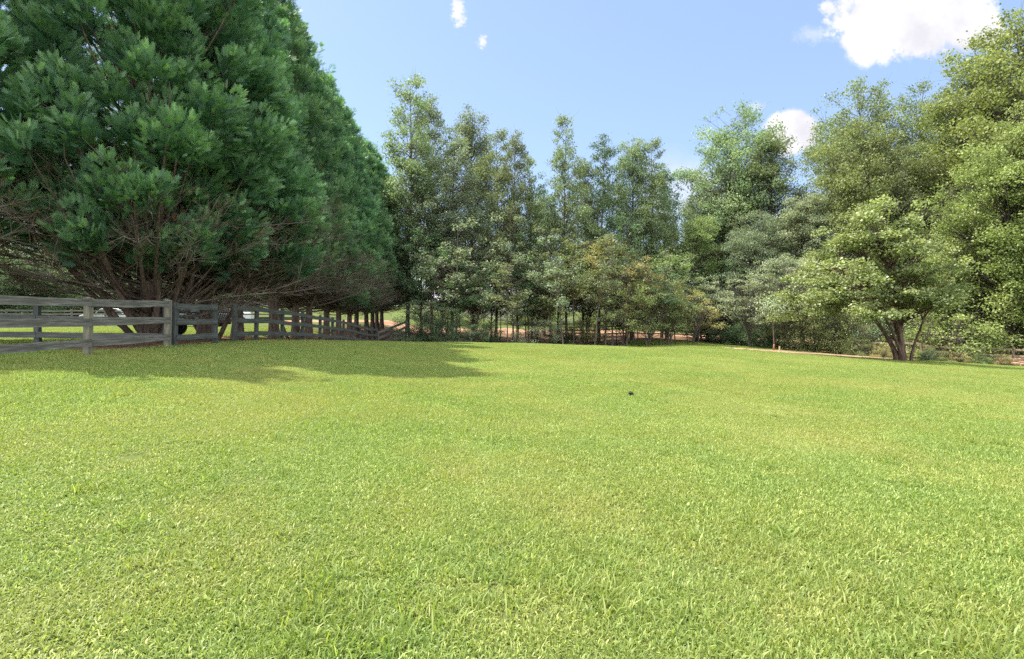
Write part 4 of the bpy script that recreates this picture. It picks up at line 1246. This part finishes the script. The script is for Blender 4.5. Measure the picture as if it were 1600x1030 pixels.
def slopes(X, Y):
    e_ = .3
    gx = (gz(X + e_, Y) - gz(X - e_, Y)) / (2 * e_); gy = (gz(X, Y + e_) - gz(X, Y - e_)) / (2 * e_)
    return gx, gy


def field(name, X, Y, label, tufts=None, smin=.9, smax=1.15, hs=1.0):
    n = len(X)
    idx = r.integers(0, 4, n)
    sc = r.uniform(smin, smax, n); lush = 1 + .22 * wob(X * .5, Y * .5)
    S = np.stack([sc, sc, sc * np.clip(lush, .7, 1.5) * hs], -1)
    if tufts is not None:
        TX, TY = tufts; m_ = len(TX)
        X = np.concatenate([X, TX]); Y = np.concatenate([Y, TY]); idx = np.concatenate([idx, r.integers(4, 6, m_)])
        q = r.uniform(.5, 1.0, m_); S = np.concatenate([S, np.stack([q, q, q], -1)])
    gx, gy = slopes(X, Y)
    rot = np.stack([np.arctan(gy), -np.arctan(gx), np.zeros(len(X))], -1)
    # random heading in quarter turns keeps the slope alignment simple
    z = r.uniform(0, 2 * np.pi, len(X))
    rot = np.stack([np.arctan(gy) * np.cos(z) - np.arctan(gx) * np.sin(z) * 1.0, -np.arctan(gx) * np.cos(z) - np.arctan(gy) * np.sin(z), z], -1)
    P3 = np.stack([X, Y, gz(X, Y)], -1)
    return grass_field(name, P3, rot, S, idx, label)


X, Y = cells(-9.5, 38, .2, 37, .43)
k = (np.abs(X) < Y * .98 + 4.5) & (X > -8.6 - .06 * np.maximum(Y - 13.5, 0) + .3) & (Y < wood_edge(X) - .2)
k &= ~(((X - 18.6) / 5.2) ** 2 + ((Y - 33.6 + .28 * (X - 18.6)) / 3.3) ** 2 < 1.05)
X, Y = X[k], Y[k]
tc0 = []
for (u, v, n_, s_) in ((500, 960, 26, .28), (560, 930, 12, .2), (820, 880, 10, .25), (1270, 850, 14, .3), (1450, 960, 22, .35), (960, 880, 10, .3), (700, 900, 10, .3), (250, 800, 8, .4), (620, 1000, 16, .3), (1100, 990, 8, .3)):
    Yd = CAMZ * FPX / (v - HZ); tc0.append(r.normal(size=(n_, 2)) * s_ + (ux(u, Yd), Yd))
tc0.append(np.stack([r.uniform(-8, 12, 420), r.uniform(1.5, 13, 420)], -1))
fy = np.concatenate([np.full(14, q) for q in (8.3, 10.9, 13.4)]); tc0.append(np.stack([-8.48 + r.normal(size=len(fy)) * .12, fy + r.normal(size=len(fy)) * .12], -1))
fy = r.uniform(7, 13.4, 150); tc0.append(np.stack([-8.5 + r.normal(size=150) * .10, fy], -1))
for p_ in rowpts: tc0.append(r.normal(size=(9, 2)) * .13 + (p_.x, p_.y))
ex = r.uniform(9, 33, 420); tc0.append(np.stack([ex, wood_edge(ex) + wob(ex, wood_edge(ex), .5) - r.uniform(-.3, .5, 420)], -1))
ba = r.uniform(0, 6.28, 260); bx = 18.6 + 5.25 * np.cos(ba); tc0.append(np.stack([bx, 33.6 - .28 * (bx - 18.6) + 3.35 * np.sin(ba)], -1))
tc0 = np.concatenate(tc0)
field('lawn_grass', X, Y, 'mown bright green lawn grass covering the whole foreground', tufts=(tc0[:, 0], tc0[:, 1]))
X, Y = cells(-30, -8.2, 8.0, 40, .62)
k = (np.abs(X) < Y * 1.0 + 1.5) & ((np.abs(X - row_x(Y) - .3) > 1.7) | (Y < 12.8)) & (X < -8.2 - .06 * np.maximum(Y - 13.5, 0))
X, Y = X[k], Y[k]
field('pasture_grass', X, Y, 'sunlit pasture grass beyond the left fences', smin=1.1, smax=1.3, hs=1.0)
X, Y = cells(5, 24, 37, 49, .6)
k = (Y < wood_edge(X) - .1) & (X > 6)
field('far_lawn_grass', X[k], Y[k], 'strip of sunny and shaded grass between the lawn crest and the wood', smin=1.0, smax=1.3)
